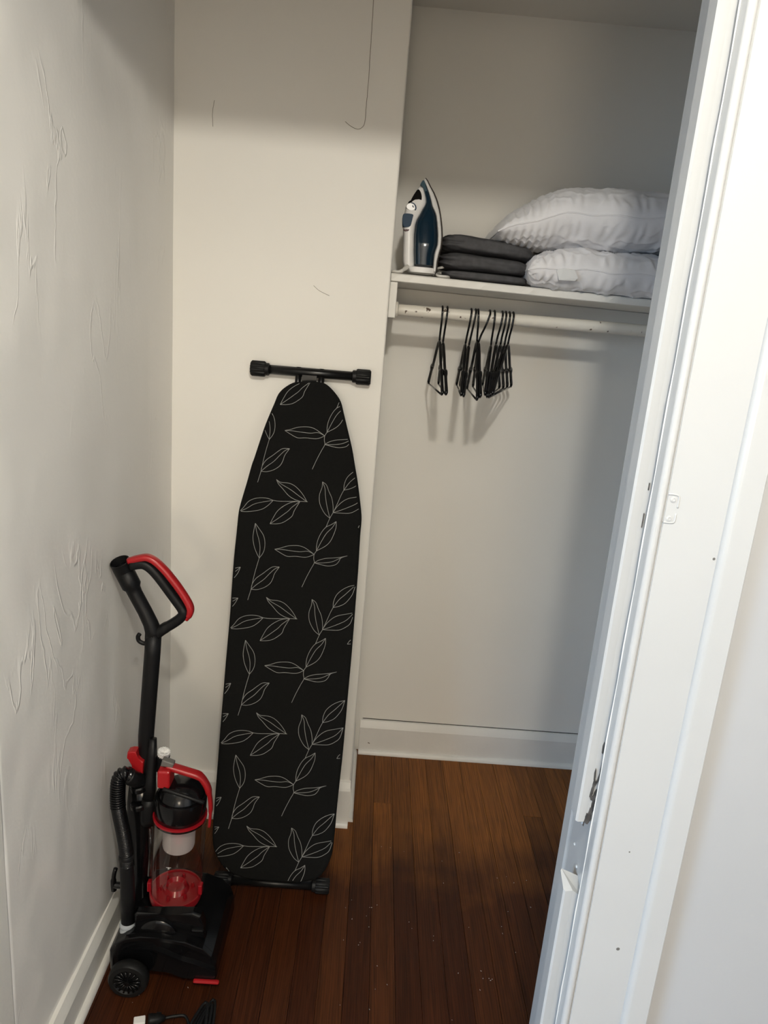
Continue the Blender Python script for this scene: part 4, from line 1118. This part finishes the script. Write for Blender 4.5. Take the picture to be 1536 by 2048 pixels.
def pillow(name, label, x0, x1, y0, y1, zc, h, seed, sag, amp, pw=(2.4, 3.0), gather=None, on_shelf=False):
    o = empty(name, label, 'pillow', 'white pillows on the shelf')
    nu, nv = 320, 120
    lx, ly = (x1 - x0) / 2, (y1 - y0) / 2; cx, cy = (x0 + x1) / 2, (y0 + y1) / 2
    V, Fc, rim = [], [], []

    def P(u, v, side_):
        sx = 1 - 0.035 * (1 - v * v); sy = 1 - 0.05 * (1 - u * u)
        x = cx + u * lx * sx; y = cy + v * ly * sy
        t = (max(0.0, 1 - abs(u) ** pw[0]) * max(0.0, 1 - abs(v) ** pw[1])) ** 0.5
        rimd = 1 - min(1.0, t)
        # gathers running off the seam plus broad folds
        along = x * 1.0 if abs(v) > abs(u) else y
        g = math.sin(along * 210 + 5 * noise.noise(Vector((x * 14, y * 14, seed)))) * (0.5 + 0.5 * noise.noise(Vector((x * 9 + seed, y * 9, 0))))
        w = amp * (0.55 * g * math.exp(-((t - 0.38) / 0.3) ** 2) + 0.9 * (abs(noise.noise(Vector((x * 7 + side_ * 3, y * 12, seed)))) - 0.25) * min(1, t * 2) + 0.5 * noise.noise(Vector((x * 34, y * 40, seed + side_))) * min(1, 2 * t))
        if gather:
            k_ = max(0.0, min(1.0, (gather - x) / 0.08))
            w = w * (1 - 1.0 * k_) + 0.0032 * k_ * math.sin(x * 300 + 1.2 * noise.noise(Vector((x * 8, y * 8, seed)))) * min(1, 3 * t)
        rd = 1 - abs(noise.noise(Vector((x * 15 + seed * 2, y * 26, side_ * 2.0))))
        w += amp * 0.55 * (max(0.0, rd - 0.75) / 0.25) ** 2 * min(1, 2.5 * t)
        z = zc + sag(x) + side_ * (h * t + w * (1 if t > 0.02 else 0)) + 0.003 * math.sin(x * 46 + seed) * (1 - t)
        if on_shelf and y > Y_PART + 0.030:
            z = max(z, shelf_z(x) + 0.002)
        return Vector((x, y, z))
    for s in (1, -1):
        base = len(V)
        for i in range(nu + 1):
            u = math.sin((i / nu * 2 - 1) * math.pi / 2)
            for j in range(nv + 1):
                v = math.sin((j / nv * 2 - 1) * math.pi / 2)
                V.append(P(u, v, s))
        for i in range(nu):
            for j in range(nv):
                q = (base + i * (nv + 1) + j, base + (i + 1) * (nv + 1) + j, base + (i + 1) * (nv + 1) + j + 1, base + i * (nv + 1) + j + 1)
                Fc.append(q if s > 0 else q[::-1])
    c = link_mesh('case', V, Fc, M['pillow'], o, smooth=True)
    bm = bmesh.new(); bm.from_mesh(c.data); bmesh.ops.remove_doubles(bm, verts=bm.verts, dist=0.0004); bmesh.ops.recalc_face_normals(bm, faces=bm.faces); bm.to_mesh(c.data); bm.free()
    N2 = 220
    for k in range(N2):
        t = 4.0 * k / N2; e, f = int(t), (t - int(t)) * 2 - 1
        f = math.sin(f * math.pi / 2)
        u, v = [(f, -1), (1, f), (-f, 1), (-1, -f)][e]
        rim.append((P(u, v, 1) + P(u, v, -1)) / 2 + Vector((0, 0, 0.0006 * math.sin(k * 2.1))))
    tube('seam', rim, 0.0022, M['pillow'], o, n=6, closed=True)
    return o


lowp = pillow('pillow', 'lower crumpled white pillow with a tag, hanging over the shelf edge', 0.372, 0.96, 2.035, 2.44, 1.792, 0.058, 2.0, lambda x: -0.012 * max(0, (0.46 - x) / 0.09), 0.010, pw=(5.0, 6.0), on_shelf=True)
pillow('pillow', 'upper plump white satin pillow resting on the other one', 0.280, 0.93, 2.030, 2.45, 1.932, 0.086, 6.0, lambda x: -0.062 * max(0.0, (0.48 - x) / 0.20) ** 1.3 + 0.012 * max(0, (x - 0.6) / 0.3), 0.007, pw=(2.2, 3.2), gather=0.46)
# care tag sewn into the lower pillow's seam
tg = [(1113, 540), (1128, 536), (1150, 541), (1156, 556), (1150, 562), (1118, 560)]
ps = [at(a, b, 2.030 - 0.004 * math.sin(i)) for i, (a, b) in enumerate(tg)]
bm = bmesh.new(); va = [bm.verts.new(q) for q in ps]; vb = [bm.verts.new(q + Vector((0, 0.0008, 0))) for q in ps]
bm.faces.new(va); bm.faces.new(vb[::-1])
for i in range(len(va)):
    bm.faces.new((va[i], va[(i + 1) % len(va)], vb[(i + 1) % len(va)], vb[i]))
ct = from_bm('care_tag', bm, M['taglabel'], lowp); ct['label'] = 'small white fabric care tag'

# ================================================================== lint on the boards
rl = random.Random(21); V, Fc = [], []
spots = [(704, 1838), (739, 1815), (743, 1815), (733, 1832), (687, 1880), (720, 1885), (717, 1890), (818, 1844), (867, 1872), (680, 2010), (960, 1980), (981, 1961), (978, 1957), (966, 1957), (1003, 1853), (904, 2040), (962, 1942),
         (808, 1703), (1016, 1823), (1053, 1761), (754, 1810), (376, 1975), (265, 2005), (278, 1990)]
spots += [(rl.uniform(690, 1080), rl.uniform(1680, 2045)) for _ in range(26)]
for (px, py) in spots:
    c = atz(px, py, 0.0006); L_ = rl.uniform(0.0006, 0.0022); w = rl.uniform(0.0004, 0.0010); t = rl.uniform(0, math.pi); o = len(V)
    dx, dy = math.cos(t) * L_, math.sin(t) * L_; ex, ey = -math.sin(t) * w, math.cos(t) * w
    for z in (0.0002, 0.0012):
        V += [(c.x - dx, c.y - dy, z), (c.x + ex, c.y + ey, z), (c.x + dx, c.y + dy, z), (c.x - ex, c.y - ey, z)]
    Fc += [(o, o + 1, o + 2, o + 3), (o + 7, o + 6, o + 5, o + 4)] + [(o + q, o + q + 4, o + (q + 1) % 4 + 4, o + (q + 1) % 4) for q in range(4)]
lint = link_mesh('floor_lint', V, Fc, M['fleck'])
tag(lint, 'pale specks of lint and grit scattered over the dark floorboards', 'lint', kind='stuff')
